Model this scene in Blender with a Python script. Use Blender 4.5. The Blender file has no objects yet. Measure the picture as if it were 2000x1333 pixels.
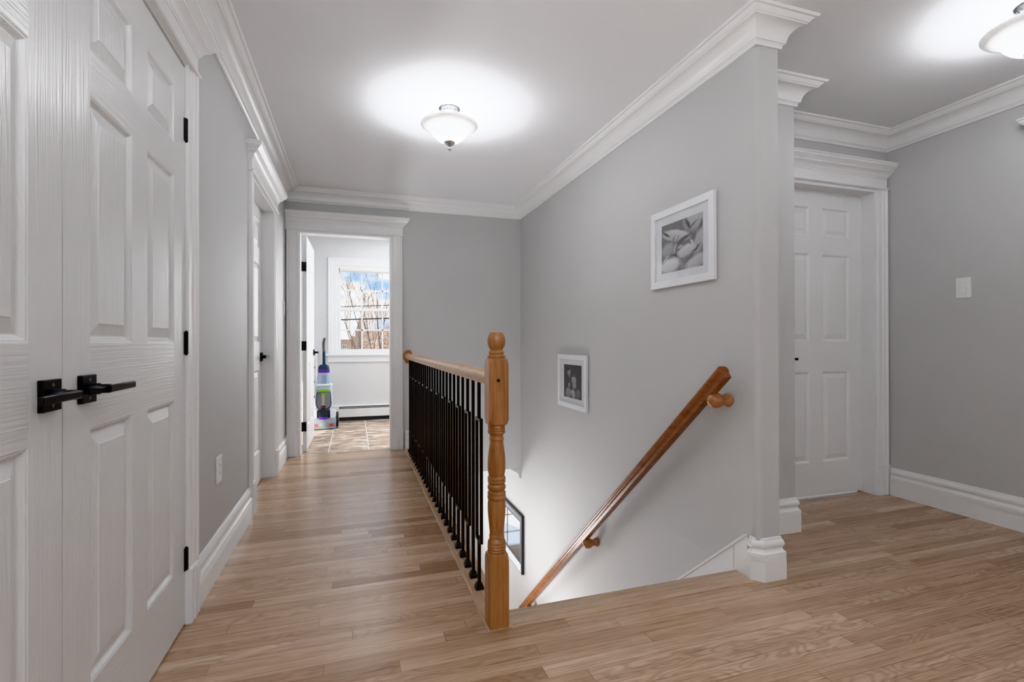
import bpy, bmesh, math, random
from mathutils import Vector, Matrix
random.seed(7)
S = bpy.context.scene
COL = S.collection

# ------------------------------------------------------------------ tagging
def tag(o, label=None, cat=None, group=None, kind=None):
    if label: o['label'] = label
    if cat: o['category'] = cat
    if group: o['group'] = group
    if kind: o['kind'] = kind
    return o

def empty(name, loc, label=None, cat=None, group=None, kind=None):
    o = bpy.data.objects.new(name, None)
    o.empty_display_size = 0.05
    o.location = loc
    COL.objects.link(o)
    return tag(o, label, cat, group, kind)

def copy_tree(o, parent=None):
    c = o.copy(); COL.objects.link(c); c.parent = parent
    for ch in list(o.children): copy_tree(ch, c)
    return c

# ------------------------------------------------------------------ materials
class NT:
    def __init__(s, name):
        s.m = bpy.data.materials.new(name); s.m.use_nodes = True
        s.t = s.m.node_tree; s.t.nodes.clear()
        s.out = s.n('ShaderNodeOutputMaterial'); s.b = s.n('ShaderNodeBsdfPrincipled')
        s.l(s.b.outputs[0], s.out.inputs[0])
    def n(s, t, **k):
        x = s.t.nodes.new(t)
        for a, v in k.items(): setattr(x, a, v)
        return x
    def l(s, a, b): s.t.links.new(a, b)
    def val(s, sock, v):
        if hasattr(v, 'is_output') or isinstance(v, bpy.types.NodeSocket): s.l(v, sock)
        else: sock.default_value = v
    def math(s, op, a, b=None, c=None, clamp=False):
        x = s.n('ShaderNodeMath', operation=op, use_clamp=clamp)
        s.val(x.inputs[0], a)
        if b is not None: s.val(x.inputs[1], b)
        if c is not None: s.val(x.inputs[2], c)
        return x.outputs[0]
    def vec(s, x, y, z=0.0):
        c = s.n('ShaderNodeCombineXYZ')
        for i, v in enumerate((x, y, z)): s.val(c.inputs[i], v)
        return c.outputs[0]
    def obj(s):
        c = s.n('ShaderNodeTexCoord'); x = s.n('ShaderNodeSeparateXYZ')
        s.l(c.outputs['Object'], x.inputs[0]); s.co = c.outputs['Object']
        return [x.outputs[i] for i in range(3)]
    def noise(s, v, scale=1.0, detail=2.0, rough=0.5, dist=0.0, dims='3D'):
        x = s.n('ShaderNodeTexNoise', noise_dimensions=dims)
        s.val(x.inputs['Vector'], v)
        x.inputs['Scale'].default_value = scale; x.inputs['Detail'].default_value = detail
        x.inputs['Roughness'].default_value = rough; x.inputs['Distortion'].default_value = dist
        return x.outputs['Fac']
    def ramp(s, f, stops, interp='LINEAR'):
        x = s.n('ShaderNodeValToRGB'); x.color_ramp.interpolation = interp
        e = x.color_ramp.elements
        while len(e) < len(stops): e.new(0.5)
        for i, (p, c) in enumerate(stops):
            e[i].position = p; e[i].color = (*c, 1) if len(c) == 3 else c
        s.val(x.inputs[0], f); return x.outputs[0]
    def mix(s, f, a, b, mode='MIX'):
        x = s.n('ShaderNodeMix', data_type='RGBA', blend_type=mode)
        s.val(x.inputs[0], f)
        for sock, v in ((x.inputs[6], a), (x.inputs[7], b)):
            if isinstance(v, tuple): v = (*v, 1) if len(v) == 3 else v
            s.val(sock, v)
        return x.outputs[2]
    def bump(s, h, strength=0.3, dist=0.002):
        x = s.n('ShaderNodeBump'); x.inputs['Strength'].default_value = strength
        x.inputs['Distance'].default_value = dist
        s.val(x.inputs['Height'], h); s.l(x.outputs[0], s.b.inputs['Normal'])
    def set(s, **k):
        for a, v in k.items():
            s.val(s.b.inputs[a.replace('_', ' ')], (*v, 1) if isinstance(v, tuple) and len(v) == 3 else v)
        return s

def paint(name, col, rough=0.5, metal=0.0, var=0.03, nscale=6.0, bump=0.0, bscale=250.0, spec=0.5):
    t = NT(name); t.obj()
    f = t.noise(t.co, nscale, 3.0)
    c = t.ramp(f, [(0.3, tuple(x * (1 - var) for x in col)), (0.7, tuple(min(1, x * (1 + var)) for x in col))])
    t.set(Base_Color=c, Roughness=rough, Metallic=metal)
    t.b.inputs['Specular IOR Level'].default_value = spec
    if bump: t.bump(t.noise(t.co, bscale, 2.0), bump, 0.001)
    return t.m

def embossed(name, along, across, cathedral=False, col=(0.76, 0.765, 0.77)):
    t = NT(name); c = t.obj()
    a, b = c[along], c[across]
    wob = t.noise(t.vec(t.math('MULTIPLY', a, 2.2), t.math('MULTIPLY', b, 5.0)), 1.0, 2.0)
    bb = t.math('ADD', b, t.math('MULTIPLY', wob, 0.10 if cathedral else 0.025))
    n = t.noise(t.vec(t.math('MULTIPLY', bb, 170.0), t.math('MULTIPLY', a, 2.2)), 1.0, 2.0, 0.55)
    n = t.math('POWER', n, 1.5)
    t.set(Base_Color=col, Roughness=0.28)
    t.bump(n, 0.6, 0.0025)
    return t.m

def oak(name, along, base, dark, rough=0.32, scale=1.0, coat=0.15):
    t = NT(name); c = t.obj()
    o = [i for i in range(3) if i != along]
    k = scale
    v = [None] * 3
    v[along] = t.math('MULTIPLY', c[along], 3.0 * k)
    for i in o: v[i] = t.math('MULTIPLY', c[i], 42.0 * k)
    g = t.noise(t.vec(*v), 1.0, 3.0, 0.6, 0.8)
    v2 = list(v); v2[along] = t.math('MULTIPLY', c[along], 9.0 * k)
    for i in o: v2[i] = t.math('MULTIPLY', c[i], 330.0 * k)
    p = t.noise(t.vec(*v2), 1.0, 2.0, 0.6)
    colr = t.ramp(g, [(0.30, dark), (0.52, base), (0.75, tuple(x * 1.14 for x in base))])
    pr = t.ramp(p, [(0.34, (0.62, 0.55, 0.5)), (0.46, (1, 1, 1))])
    t.set(Base_Color=t.mix(0.55, colr, pr, 'MULTIPLY'), Roughness=rough)
    t.b.inputs['Coat Weight'].default_value = coat
    t.b.inputs['Coat Roughness'].default_value = 0.15
    t.bump(p, 0.06, 0.001)
    return t.m

def floor_mat(name, run=0, w=0.0572, off=1.714, L=1.05, tone=1.0):
    t = NT(name); c = t.obj()
    a, b = c[run], c[1 - run]
    r = t.math('DIVIDE', t.math('SUBTRACT', b, off), w)
    row = t.math('FLOOR', r); fr = t.math('FRACT', r)
    wn = t.n('ShaderNodeTexWhiteNoise', noise_dimensions='1D'); t.l(row, wn.inputs['W'])
    rr = wn.outputs['Value']
    xs = t.math('ADD', t.math('DIVIDE', a, t.math('MULTIPLY_ADD', rr, 0.6, L * 0.7)), t.math('MULTIPLY', rr, 37.3))
    colf = t.math('FLOOR', xs); fx = t.math('FRACT', xs)
    wn2 = t.n('ShaderNodeTexWhiteNoise', noise_dimensions='3D'); t.l(t.vec(row, colf, 3.7), wn2.inputs['Vector'])
    idv = wn2.outputs['Value']
    sh = t.math('MULTIPLY', idv, 31.0)
    tn = lambda r_, g_, b_: (r_ * tone, g_ * tone * 0.995, b_ * tone * 1.02)
    base = t.ramp(idv, [(0.0, tn(0.335, 0.215, 0.135)), (0.2, tn(0.44, 0.30, 0.20)), (0.5, tn(0.49, 0.345, 0.235)),
                        (0.8, tn(0.53, 0.385, 0.27)), (1.0, tn(0.585, 0.435, 0.315))])
    # slow cathedral figure
    wob = t.noise(t.vec(t.math('ADD', t.math('MULTIPLY', a, 2.6), sh), t.math('MULTIPLY_ADD', b, 9.0, sh)), 1.0, 2.0, 0.5)
    band = t.math('SINE', t.math('MULTIPLY', t.math('MULTIPLY_ADD', wob, 1.0, t.math('MULTIPLY', b, 1.2)), 85.0))
    amp = t.math('GREATER_THAN', t.math('FRACT', t.math('MULTIPLY', idv, 7.31)), 0.52)
    band = t.math('MULTIPLY', t.math('POWER', t.math('MULTIPLY_ADD', band, 0.5, 0.5), 2.0), t.math('MULTIPLY_ADD', amp, 0.75, 0.25))
    streak = t.noise(t.vec(t.math('ADD', t.math('MULTIPLY', a, 4.0), sh), t.math('MULTIPLY_ADD', b, 240.0, sh)), 1.0, 3.0, 0.65)
    broad = t.noise(t.vec(t.math('ADD', t.math('MULTIPLY', a, 1.5), sh), t.math('MULTIPLY_ADD', b, 28.0, sh)), 1.0, 2.0, 0.5)
    k = t.mix(t.math('MULTIPLY', band, 0.62), base, t.mix(0.5, base, tn(0.22, 0.125, 0.07)))
    k = t.mix(0.85, k, t.ramp(streak, [(0.32, (0.52, 0.43, 0.36)), (0.50, (1.05, 1.05, 1.05))]), 'MULTIPLY')
    k = t.mix(0.7, k, t.ramp(broad, [(0.3, (0.82, 0.78, 0.74)), (0.65, (1.08, 1.08, 1.08))]), 'MULTIPLY')
    e1 = t.math('GREATER_THAN', t.math('ABSOLUTE', t.math('SUBTRACT', fr, 0.5)), 0.487)
    e2 = t.math('LESS_THAN', fx, 0.0022)
    seam = t.math('MAXIMUM', e1, e2)
    k = t.mix(t.math('MULTIPLY', seam, 0.7), k, tn(0.16, 0.09, 0.05))
    t.set(Base_Color=k, Roughness=t.math('MULTIPLY_ADD', streak, 0.10, 0.20))
    h = t.math('SUBTRACT', t.math('MULTIPLY', streak, 0.25), seam)
    t.bump(h, 0.12, 0.001)
    return t.m

def tile_mat():
    t = NT('slate_look_tile'); c = t.obj()
    s = 0.365
    fx = t.math('FRACT', t.math('DIVIDE', t.math('ADD', c[0], 0.232 + s * 5), s))
    fy = t.math('FRACT', t.math('DIVIDE', t.math('SUBTRACT', c[1], 4.74), s))
    rx = t.math('FLOOR', t.math('DIVIDE', t.math('ADD', c[0], 0.232 + s * 5), s))
    ry = t.math('FLOOR', t.math('DIVIDE', t.math('SUBTRACT', c[1], 4.74), s))
    wn = t.n('ShaderNodeTexWhiteNoise', noise_dimensions='3D'); t.l(t.vec(rx, ry, 1.0), wn.inputs['Vector'])
    sh = t.math('MULTIPLY', wn.outputs['Value'], 17.0)
    v = t.vec(t.math('MULTIPLY_ADD', c[0], 4.5, sh), t.math('MULTIPLY_ADD', c[1], 9.0, sh), sh)
    n = t.noise(v, 1.3, 5.0, 0.6, 0.6)
    k = t.ramp(n, [(0.30, (0.17, 0.13, 0.105)), (0.42, (0.33, 0.26, 0.215)), (0.49, (0.43, 0.29, 0.18)), (0.56, (0.58, 0.49, 0.41)), (0.68, (0.70, 0.65, 0.61))])
    g = t.math('MAXIMUM', t.math('GREATER_THAN', t.math('ABSOLUTE', t.math('SUBTRACT', fx, 0.5)), 0.487),
               t.math('MULTIPLY', t.math('GREATER_THAN', t.math('ABSOLUTE', t.math('SUBTRACT', fy, 0.5)), 0.49), 0.35))
    t.set(Base_Color=t.mix(g, k, (0.72, 0.68, 0.64)), Roughness=0.35)
    t.bump(n, 0.1, 0.004)
    return t.m

def shade_mat(name):
    t = NT(name); t.obj()
    f = t.noise(t.co, 14.0, 4.0, 0.6, 1.5)
    t.set(Base_Color=t.ramp(f, [(0.3, (0.78, 0.78, 0.78)), (0.7, (0.90, 0.90, 0.90))]), Roughness=0.3)
    z = t.n('ShaderNodeSeparateXYZ'); t.l(t.co, z.inputs[0])
    rim = t.math('MULTIPLY_ADD', z.outputs[2], 1 / 0.014, 0.128 / 0.014, clamp=True)     # 1 on the flared rim, 0 on the bowl
    t.b.inputs['Emission Color'].default_value = (1, 1, 1, 1)
    t.val(t.b.inputs['Emission Strength'], t.math('MULTIPLY_ADD', rim, -0.30, 0.38))
    tr = t.n('ShaderNodeBsdfTransparent'); mx = t.n('ShaderNodeMixShader')
    t.val(mx.inputs[0], t.math('MULTIPLY_ADD', rim, 0.36, 0.58))
    t.l(tr.outputs[0], mx.inputs[1]); t.l(t.b.outputs[0], mx.inputs[2]); t.l(mx.outputs[0], t.out.inputs[0])
    return t.m

def glass_mat(name, tint=(1, 1, 1), alpha=0.08, rough=0.02):
    t = NT(name)
    tr = t.n('ShaderNodeBsdfTransparent'); tr.inputs[0].default_value = (*tint, 1)
    gl = t.n('ShaderNodeBsdfGlossy'); gl.inputs['Roughness'].default_value = rough
    fr = t.n('ShaderNodeLayerWeight'); fr.inputs['Blend'].default_value = 0.5
    fz = t.math('MULTIPLY_ADD', t.math('POWER', fr.outputs['Facing'], 4.0), 0.9, 0.04)
    mx = t.n('ShaderNodeMixShader')
    t.l(fz, mx.inputs[0])
    t.l(tr.outputs[0], mx.inputs[1]); t.l(gl.outputs[0], mx.inputs[2]); t.l(mx.outputs[0], t.out.inputs[0])
    return t.m

def plastic_clear(name, tint, alpha):
    t = NT(name); t.set(Base_Color=tint, Roughness=0.12, Alpha=alpha)
    return t.m

def photo_mat(name, bg, blobs, grain=0.12):
    """soft monochrome photograph: list of (cx,cy,rx,ry,angle,value,softness) in UV space"""
    t = NT(name)
    uv = t.n('ShaderNodeTexCoord'); x = t.n('ShaderNodeSeparateXYZ'); t.l(uv.outputs['UV'], x.inputs[0])
    u, v = x.outputs[0], x.outputs[1]
    nz = t.noise(uv.outputs['UV'], 9.0, 4.0, 0.6)
    w = t.math('MULTIPLY', t.math('SUBTRACT', nz, 0.5), 0.07)
    u = t.math('ADD', u, w); v = t.math('SUBTRACT', v, w)
    val = t.math('ADD', bg, t.math('MULTIPLY', t.math('SUBTRACT', nz, 0.5), grain))
    for (cx, cy, rx, ry, an, vv, sf) in blobs:
        ca, sa = math.cos(an), math.sin(an)
        du = t.math('SUBTRACT', u, cx); dv = t.math('SUBTRACT', v, cy)
        p = t.math('ADD', t.math('MULTIPLY', du, ca / rx), t.math('MULTIPLY', dv, sa / rx))
        q = t.math('ADD', t.math('MULTIPLY', du, -sa / ry), t.math('MULTIPLY', dv, ca / ry))
        d = t.math('ADD', t.math('MULTIPLY', p, p), t.math('MULTIPLY', q, q))
        f = t.math('DIVIDE', t.math('SUBTRACT', 1.0, d), sf, clamp=True)
        # shaded blob: darker towards its lower side
        tgt = t.math('ADD', vv, t.math('MULTIPLY', q, vv * 0.22))
        mx = t.n('ShaderNodeMix', data_type='FLOAT')
        t.l(f, mx.inputs[0]); t.l(val, mx.inputs[2]); t.l(tgt, mx.inputs[3]); val = mx.outputs[0]
    c = t.n('ShaderNodeCombineColor')
    t.l(val, c.inputs[0]); t.l(val, c.inputs[1]); t.l(t.math('MULTIPLY', val, 1.04), c.inputs[2])
    t.set(Base_Color=c.outputs[0], Roughness=0.4)
    return t.m

M = {}
M['wall'] = paint('grey_wall_paint', (0.575, 0.573, 0.573), 0.55, var=0.012, nscale=2.0, bump=0.05, bscale=420, spec=0.3)
M['lowwall'] = paint('pale_lower_wall_paint', (0.74, 0.74, 0.745), 0.6, var=0.012, nscale=2.0, spec=0.3)
M['roomwall'] = paint('white_room_paint', (0.70, 0.70, 0.70), 0.6, var=0.012, nscale=2.0, spec=0.3)
M['ceil'] = paint('white_ceiling_paint', (0.84, 0.85, 0.875), 0.8, var=0.01, nscale=2.0, spec=0.1)
M['trim'] = paint('white_trim_paint', (0.83, 0.83, 0.835), 0.33, var=0.012)
M['doorw'] = paint('smooth_white_door_paint', (0.81, 0.81, 0.815), 0.38, var=0.01)
M['gv'] = embossed('embossed_vertical_grain', 2, 1)
M['gh'] = embossed('embossed_horizontal_grain', 1, 2)
M['gp'] = embossed('embossed_panel_grain', 2, 1, True)
M['black'] = paint('satin_black_metal', (0.004, 0.004, 0.0045), 0.32, var=0.1, spec=0.4)
M['lever'] = paint('black_lever_metal', (0.03, 0.03, 0.032), 0.28, metal=0.6, var=0.1)
M['screw'] = paint('screw_steel', (0.25, 0.25, 0.25), 0.3, metal=0.9)
M['oakz'] = oak('oak_grain_upright', 2, (0.41, 0.205, 0.095), (0.25, 0.105, 0.042), scale=0.6)
M['oaky'] = oak('oak_grain_along_hall', 1, (0.63, 0.37, 0.185), (0.48, 0.25, 0.115))
M['oakrail'] = oak('oak_handrail', 1, (0.27, 0.105, 0.046), (0.16, 0.056, 0.023), 0.3)
M['oakball'] = oak('oak_bracket', 0, (0.42, 0.20, 0.105), (0.30, 0.13, 0.06), 0.35)
M['floor'] = floor_mat('oak_strip_floor')
M['nosing'] = floor_mat('oak_nosing', 0, 0.2, 1.66, 60.0, 0.97)
M['edge'] = floor_mat('oak_edge_strip', 1, 0.3, 0.40, 60.0, 1.03)
M['tile'] = tile_mat()
M['shade'] = shade_mat('alabaster_glass_lit')
M['silver'] = paint('brushed_silver', (0.62, 0.62, 0.63), 0.22, metal=1.0, var=0.08, nscale=40)
M['pewter'] = paint('pewter_metal', (0.05, 0.05, 0.052), 0.28, metal=0.9, var=0.15, nscale=60)
M['plate'] = paint('white_plastic', (0.82, 0.82, 0.82), 0.4)
M['slot'] = paint('dark_slot', (0.02, 0.02, 0.02), 0.6)
M['frame'] = paint('white_frame_lacquer', (0.80, 0.81, 0.83), 0.35)
M['mat'] = paint('white_mat_board', (0.74, 0.76, 0.79), 0.8)
M['glass'] = glass_mat('clear_glass')
M['pglass'] = glass_mat('picture_glass', alpha=0.05)
M['vinyl'] = paint('white_vinyl', (0.84, 0.84, 0.84), 0.4)
M['blind'] = paint('white_blind_cloth', (0.80, 0.78, 0.75), 0.8)
M['mirror'] = paint('mirror_silvering', (0.80, 0.81, 0.82), 0.02, metal=1.0, var=0.0)
M['msil'] = paint('silver_mirror_frame', (0.24, 0.24, 0.25), 0.35, metal=0.6, var=0.1)
M['mdark'] = paint('dark_frame_edge', (0.04, 0.04, 0.045), 0.4)

# ------------------------------------------------------------------ geometry
class G:
    def __init__(s): s.v = []; s.f = []; s.mi = []; s.cur = 0; s.uv = {}
    def add(s, vs, fs):
        b = len(s.v); s.v += [tuple(p) for p in vs]
        for f in fs: s.f.append([b + i for i in f]); s.mi.append(s.cur)
        return b
    def box(s, x0, x1, y0, y1, z0, z1):
        vs = [(x, y, z) for x in (x0, x1) for y in (y0, y1) for z in (z0, z1)]
        s.add(vs, [(0, 1, 3, 2), (4, 6, 7, 5), (0, 4, 5, 1), (2, 3, 7, 6), (0, 2, 6, 4), (1, 5, 7, 3)])
        return s
    def fbox(s, W, u0, u1, n0, n1, z0, z1):
        vs = [W(u, n, z) for u in (u0, u1) for n in (n0, n1) for z in (z0, z1)]
        s.add(vs, [(0, 1, 3, 2), (4, 6, 7, 5), (0, 4, 5, 1), (2, 3, 7, 6), (0, 2, 6, 4), (1, 5, 7, 3)])
        return s
    def prism(s, poly, vec):
        n = len(poly); vec = Vector(vec)
        vs = [Vector(p) for p in poly]; vs += [p + vec for p in vs]
        s.add(vs, [tuple(range(n))[::-1], tuple(range(n, 2 * n))] + [(i, (i + 1) % n, n + (i + 1) % n, n + i) for i in range(n)])
        return s
    def loft(s, rings, closed=True, caps=True):
        n = len(rings[0]); vs = [p for r in rings for p in r]; fs = []
        for i in range(len(rings) - 1):
            for j in range(n if closed else n - 1):
                k = (j + 1) % n
                fs.append((i * n + j, i * n + k, (i + 1) * n + k, (i + 1) * n + j))
        if caps and closed:
            fs.append(tuple(range(n))[::-1]); m = (len(rings) - 1) * n; fs.append(tuple(range(m, m + n)))
        s.add(vs, fs); return s
    def lathe(s, prof, c, ax=(0, 0, 1), n=32):
        ax = Vector(ax).normalized(); c = Vector(c)
        a = ax.orthogonal().normalized(); b = ax.cross(a)
        s.loft([[c + ax * h + (a * math.cos(2 * math.pi * j / n) + b * math.sin(2 * math.pi * j / n)) * max(r, 1e-5) for j in range(n)] for (h, r) in prof])
        return s
    def tube(s, path, r, n=8):
        path = [Vector(p) for p in path]; rings = []
        up = None
        for i, p in enumerate(path):
            d = (path[min(i + 1, len(path) - 1)] - path[max(i - 1, 0)]).normalized()
            a = d.orthogonal().normalized() if up is None else (up - d * up.dot(d)).normalized()
            up = a; b = d.cross(a); rr = r[i] if isinstance(r, (list, tuple)) else r
            rings.append([p + (a * math.cos(2 * math.pi * j / n) + b * math.sin(2 * math.pi * j / n)) * rr for j in range(n)])
        s.loft(rings); return s
    def build(s, name, mats, parent=None, smooth=None, bevel=0.0, label=None, cat=None, group=None, kind=None, seg=2):
        me = bpy.data.meshes.new(name)
        off = Vector(parent.matrix_world.translation) if parent is not None and False else Vector((0, 0, 0))
        o = bpy.data.objects.new(name, me); COL.objects.link(o)
        if parent is not None:
            off = root_off(parent)
            o.parent = parent
        me.from_pydata([tuple(Vector(v) - off) for v in s.v], [], s.f)
        ms = mats if isinstance(mats, (list, tuple)) else [mats]
        for m in ms: me.materials.append(m)
        if len(ms) > 1: me.polygons.foreach_set('material_index', s.mi)
        bm = bmesh.new(); bm.from_mesh(me)
        bmesh.ops.recalc_face_normals(bm, faces=bm.faces); bm.to_mesh(me); bm.free()
        if smooth:
            me.polygons.foreach_set('use_smooth', [True] * len(me.polygons))
            me.set_sharp_from_angle(angle=math.radians(smooth))
        if bevel:
            b = o.modifiers.new('bevel', 'BEVEL'); b.width = bevel; b.segments = seg; b.limit_method = 'ANGLE'
            b.angle_limit = math.radians(40)
        return tag(o, label, cat, group, kind)

def root_off(o):
    v = Vector((0, 0, 0))
    while o is not None:
        v += Vector(o.location); o = o.parent
    return v

def sweep_rings(prof, path, closed=False):
    """profile (out,height) along plan path; out is to the right of travel; mitred"""
    P = [Vector((p[0], p[1])) for p in path]; rings = []
    nrm = []
    for i in range(len(P) - 1):
        d = (P[i + 1] - P[i]).normalized(); nrm.append(Vector((d.y, -d.x)))
    for i in range(len(P)):
        if i == 0: m = nrm[0]
        elif i == len(P) - 1: m = nrm[-1]
        else:
            a, b = nrm[i - 1], nrm[i]; m = (a + b) / (1 + a.dot(b))
        rings.append([(P[i].x + m.x * o, P[i].y + m.y * o, h) for (o, h) in prof])
    return rings

def frameW(P, Uv, Nv):
    P, Uv, Nv = Vector(P), Vector(Uv), Vector(Nv)
    return lambda u, n, z: tuple(P + Uv * u + Nv * n + Vector((0, 0, z)))

# ------------------------------------------------------------------ constants
XL, XR, XW = -0.589, 1.645, 1.762
YB, YP, YP2, YW = 4.9265, 1.7164, 2.1087, 2.4348
XC, XS = 2.277, 3.431
C = 2.42
YN = 1.844
XF = 0.548            # floor edge along the stairwell
YK = -2.2             # wall behind the camera
YR = 6.985            # back room far wall
LOW = -2.70
st = dict(kind='structure')

# ------------------------------------------------------------------ floor / ceiling
g = G()
g.box(-0.72, XS + 0.13, YK - 0.12, YN - 0.10, -0.26, 0)
g.box(-0.72, 0.455, YN - 0.10, YB + 0.066, -0.26, 0)
g.box(XR + 0.03, XS + 0.13, YN - 0.10, YW + 0.22, -0.26, 0)
g.build('floor', M['floor'], label='light oak strip floor running through the hall and round the stairwell', cat='floor', **st)
g = G()
prof = [(YN - 0.13, -0.03), (YN - 0.13, 0.0025), (YN - 0.012, 0.0025), (YN - 0.003, -0.002), (YN, -0.012), (YN - 0.003, -0.024), (YN - 0.012, -0.03)]
g.prism([(0.535, y, z) for y, z in prof], (XR - 0.535, 0, 0))
g.build('trim_1', M['nosing'], smooth=50, label='wide oak nosing board at the head of the stairs', cat='trim', **st)
g = G()
g.box(0.452, XF, 1.722, YB, -0.03, 0.004)
g.build('trim_2', M['edge'], bevel=0.003, label='oak edge board under the black balusters', cat='trim', **st)
g = G().box(-1.62, XS + 0.13, YK - 0.12, YR + 0.14, C, C + 0.12)
g.build('ceiling', M['ceil'], label='flat white painted ceiling over the hall', cat='ceiling', **st)
# back room floor
g = G().box(-1.5, 1.64, YB + 0.066, YR, -0.26, 0)
g.build('floor', M['tile'], label='tan stone-look tile floor in the room beyond the open doorway', cat='floor', **st)

# ------------------------------------------------------------------ walls
CY0, CY1, CH = 0.500, 2.117, 2.052         # closet opening
DY0, DY1 = 3.378, 4.236                    # left side door opening
g = G(); xa, xb = XL - 0.12, XL
g.box(xa, xb, YK, CY0, 0, C); g.box(xa, xb, CY0, CY1, CH, C); g.box(xa, xb, CY1, DY0, 0, C)
g.box(xa, xb, DY0, DY1, 2.05, C); g.box(xa, xb, DY1, YB + 0.12, 0, C)
g.build('wall_left', M['wall'], label='grey wall on the left holding the closet doors', cat='wall', **st)
OX0, OX1, OH = -0.486, 0.346, 2.057         # doorway
g = G(); g.box(XL, OX0, YB, YB + 0.12, 0, C); g.box(OX0, OX1, YB, YB + 0.12, OH, C); g.box(OX1, XR, YB, YB + 0.12, -0.28, C)
g.build('wall_back', M['wall'], label='grey wall at the end of the hall with the open doorway', cat='wall', **st)
g = G(); r = 0.028
arc = [(XR + r - r * math.cos(a), YP + r - r * math.sin(a)) for a in [i * math.pi / 16 for i in range(9)]]
g.prism([(x, y, 0.0) for x, y in [(XR, YB + 0.12)] + arc + [(XW, YP), (XW, YB + 0.12)]], (0, 0, C))
g.box(XR, XW, YN - 0.1, 8.0, LOW, 0.0); g.box(XR, XW, YB + 0.12, 8.0, 0.0, C)
g.build('wall_stair', M['wall'], smooth=30, label='grey wall with rounded corner carrying the handrail and framed pictures', cat='wall', **st)
g = G(); g.box(XW, XC, YP2, YW + 0.22, 0, C)
g.build('wall_closet', M['wall'], label='short grey return wall between the stair wall and the far white door', cat='wall', **st)
EX0, EX1 = 2.475, 3.330
g = G(); g.box(XC, EX0, YW, YW + 0.12, 0, C); g.box(EX0, EX1, YW, YW + 0.12, 2.05, C); g.box(EX1, XS + 0.13, YW, YW + 0.12, 0, C)
g.build('wall_far_right', M['wall'], label='grey wall around the closed white door on the right', cat='wall', **st)
RY0, RY1 = 0.72, 1.53
g = G(); g.box(XS, XS + 0.13, YK, RY0, 0, C); g.box(XS, XS + 0.13, RY0, RY1, 2.05, C); g.box(XS, XS + 0.13, RY1, YW, 0, C)
g.build('wall_right', M['wall'], label='plain grey wall on the right holding the dimmer switch', cat='wall', **st)
g = G(); g.box(XL - 0.12, XS + 0.13, YK - 0.12, YK, 0, C)
g.build('wall_behind', M['wall'], label='grey wall closing the hall behind the viewer', cat='wall', **st)

# ------------------------------------------------------------------ crown
crown = [(0, -0.113), (0.010, -0.113), (0.0135, -0.106), (0.012, -0.101), (0.0185, -0.095), (0.0225, -0.094), (0.024, -0.089)]
for i in range(1, 9):
    a = i / 8 * math.pi / 2
    crown.append((0.0255 + 0.052 * (1 - math.cos(a)), -0.089 + 0.057 * math.sin(a)))
crown += [(0.079, -0.032), (0.082, -0.027), (0.086, -0.027), (0.090, -0.020), (0.098, -0.014), (0.100, -0.010), (0.110, -0.010), (0.115, -0.004), (0.115, 0)]
crown = [(o, C + h) for o, h in crown] + [(0, C)]
cpath = [(XL, YK), (XL, YB), (XR, YB), (XR, YP), (XW, YP), (XW, YP2), (XC, YP2), (XC, YW), (XS, YW), (XS, YK)]
R = sweep_rings(crown, cpath)
names = ['left wall', 'back wall', 'stair wall', 'stair wall end', 'narrow passage beside the stair wall', 'short return wall', 'side of the short return wall', 'wall over the closed door', 'right wall']
for i in range(len(cpath) - 1):
    g = G().loft([R[i], R[i + 1]])
    g.build('trim_%d' % (i + 3), M['trim'], smooth=28, label='white crown moulding along the top of the ' + names[i], cat='crown moulding', **st)

# ------------------------------------------------------------------ baseboards
base = [(0, 0.182), (0.004, 0.182), (0.007, 0.178), (0.0065, 0.173), (0.012, 0.165), (0.015, 0.155), (0.0145, 0.146), (0.009, 0.136), (0.009, 0.131),
        (0.013, 0.123), (0.019, 0.117), (0.020, 0.105), (0.0175, 0.1035), (0.020, 0.102), (0.020, 0.097), (0.0175, 0.0955), (0.020, 0.094), (0.020, 0.089), (0.0175, 0.0875), (0.020, 0.086), (0.020, 0), (0, 0)]
def baseboard(side, path, label):
    G().loft(sweep_rings(base, path)).build('baseboard_' + side, M['trim'], smooth=28, label=label, cat='baseboard', **st)
baseboard('left', [(XL, CY1 + 0.10), (XL, DY0 - 0.098)], 'white stepped baseboard under the wall outlet')
baseboard('left_far', [(XL, DY1 + 0.098), (XL, YB)], 'short white baseboard between the side door and the open doorway')
baseboard('back', [(OX1 + 0.118, YB), (XF, YB)], 'short white baseboard between the doorway and the railing')
ch = 0.028
baseboard('stair', [(XR, YN - 0.085), (XR, YP + ch), (XR + ch, YP), (XW, YP), (XW, YP2), (XC, YP2), (XC, YW)], 'white baseboard wrapping the rounded end of the stair wall')
baseboard('right', [(XS, YW - 0.03), (XS, RY1 + 0.12)], 'white stepped baseboard along the right grey wall')
baseboard('right_near', [(XS, RY0 - 0.12), (XS, YK)], 'white baseboard on the right wall beside the viewer')
baseboard('behind', [(XS, YK), (XL, YK)], 'white baseboard on the wall behind the viewer')

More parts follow.
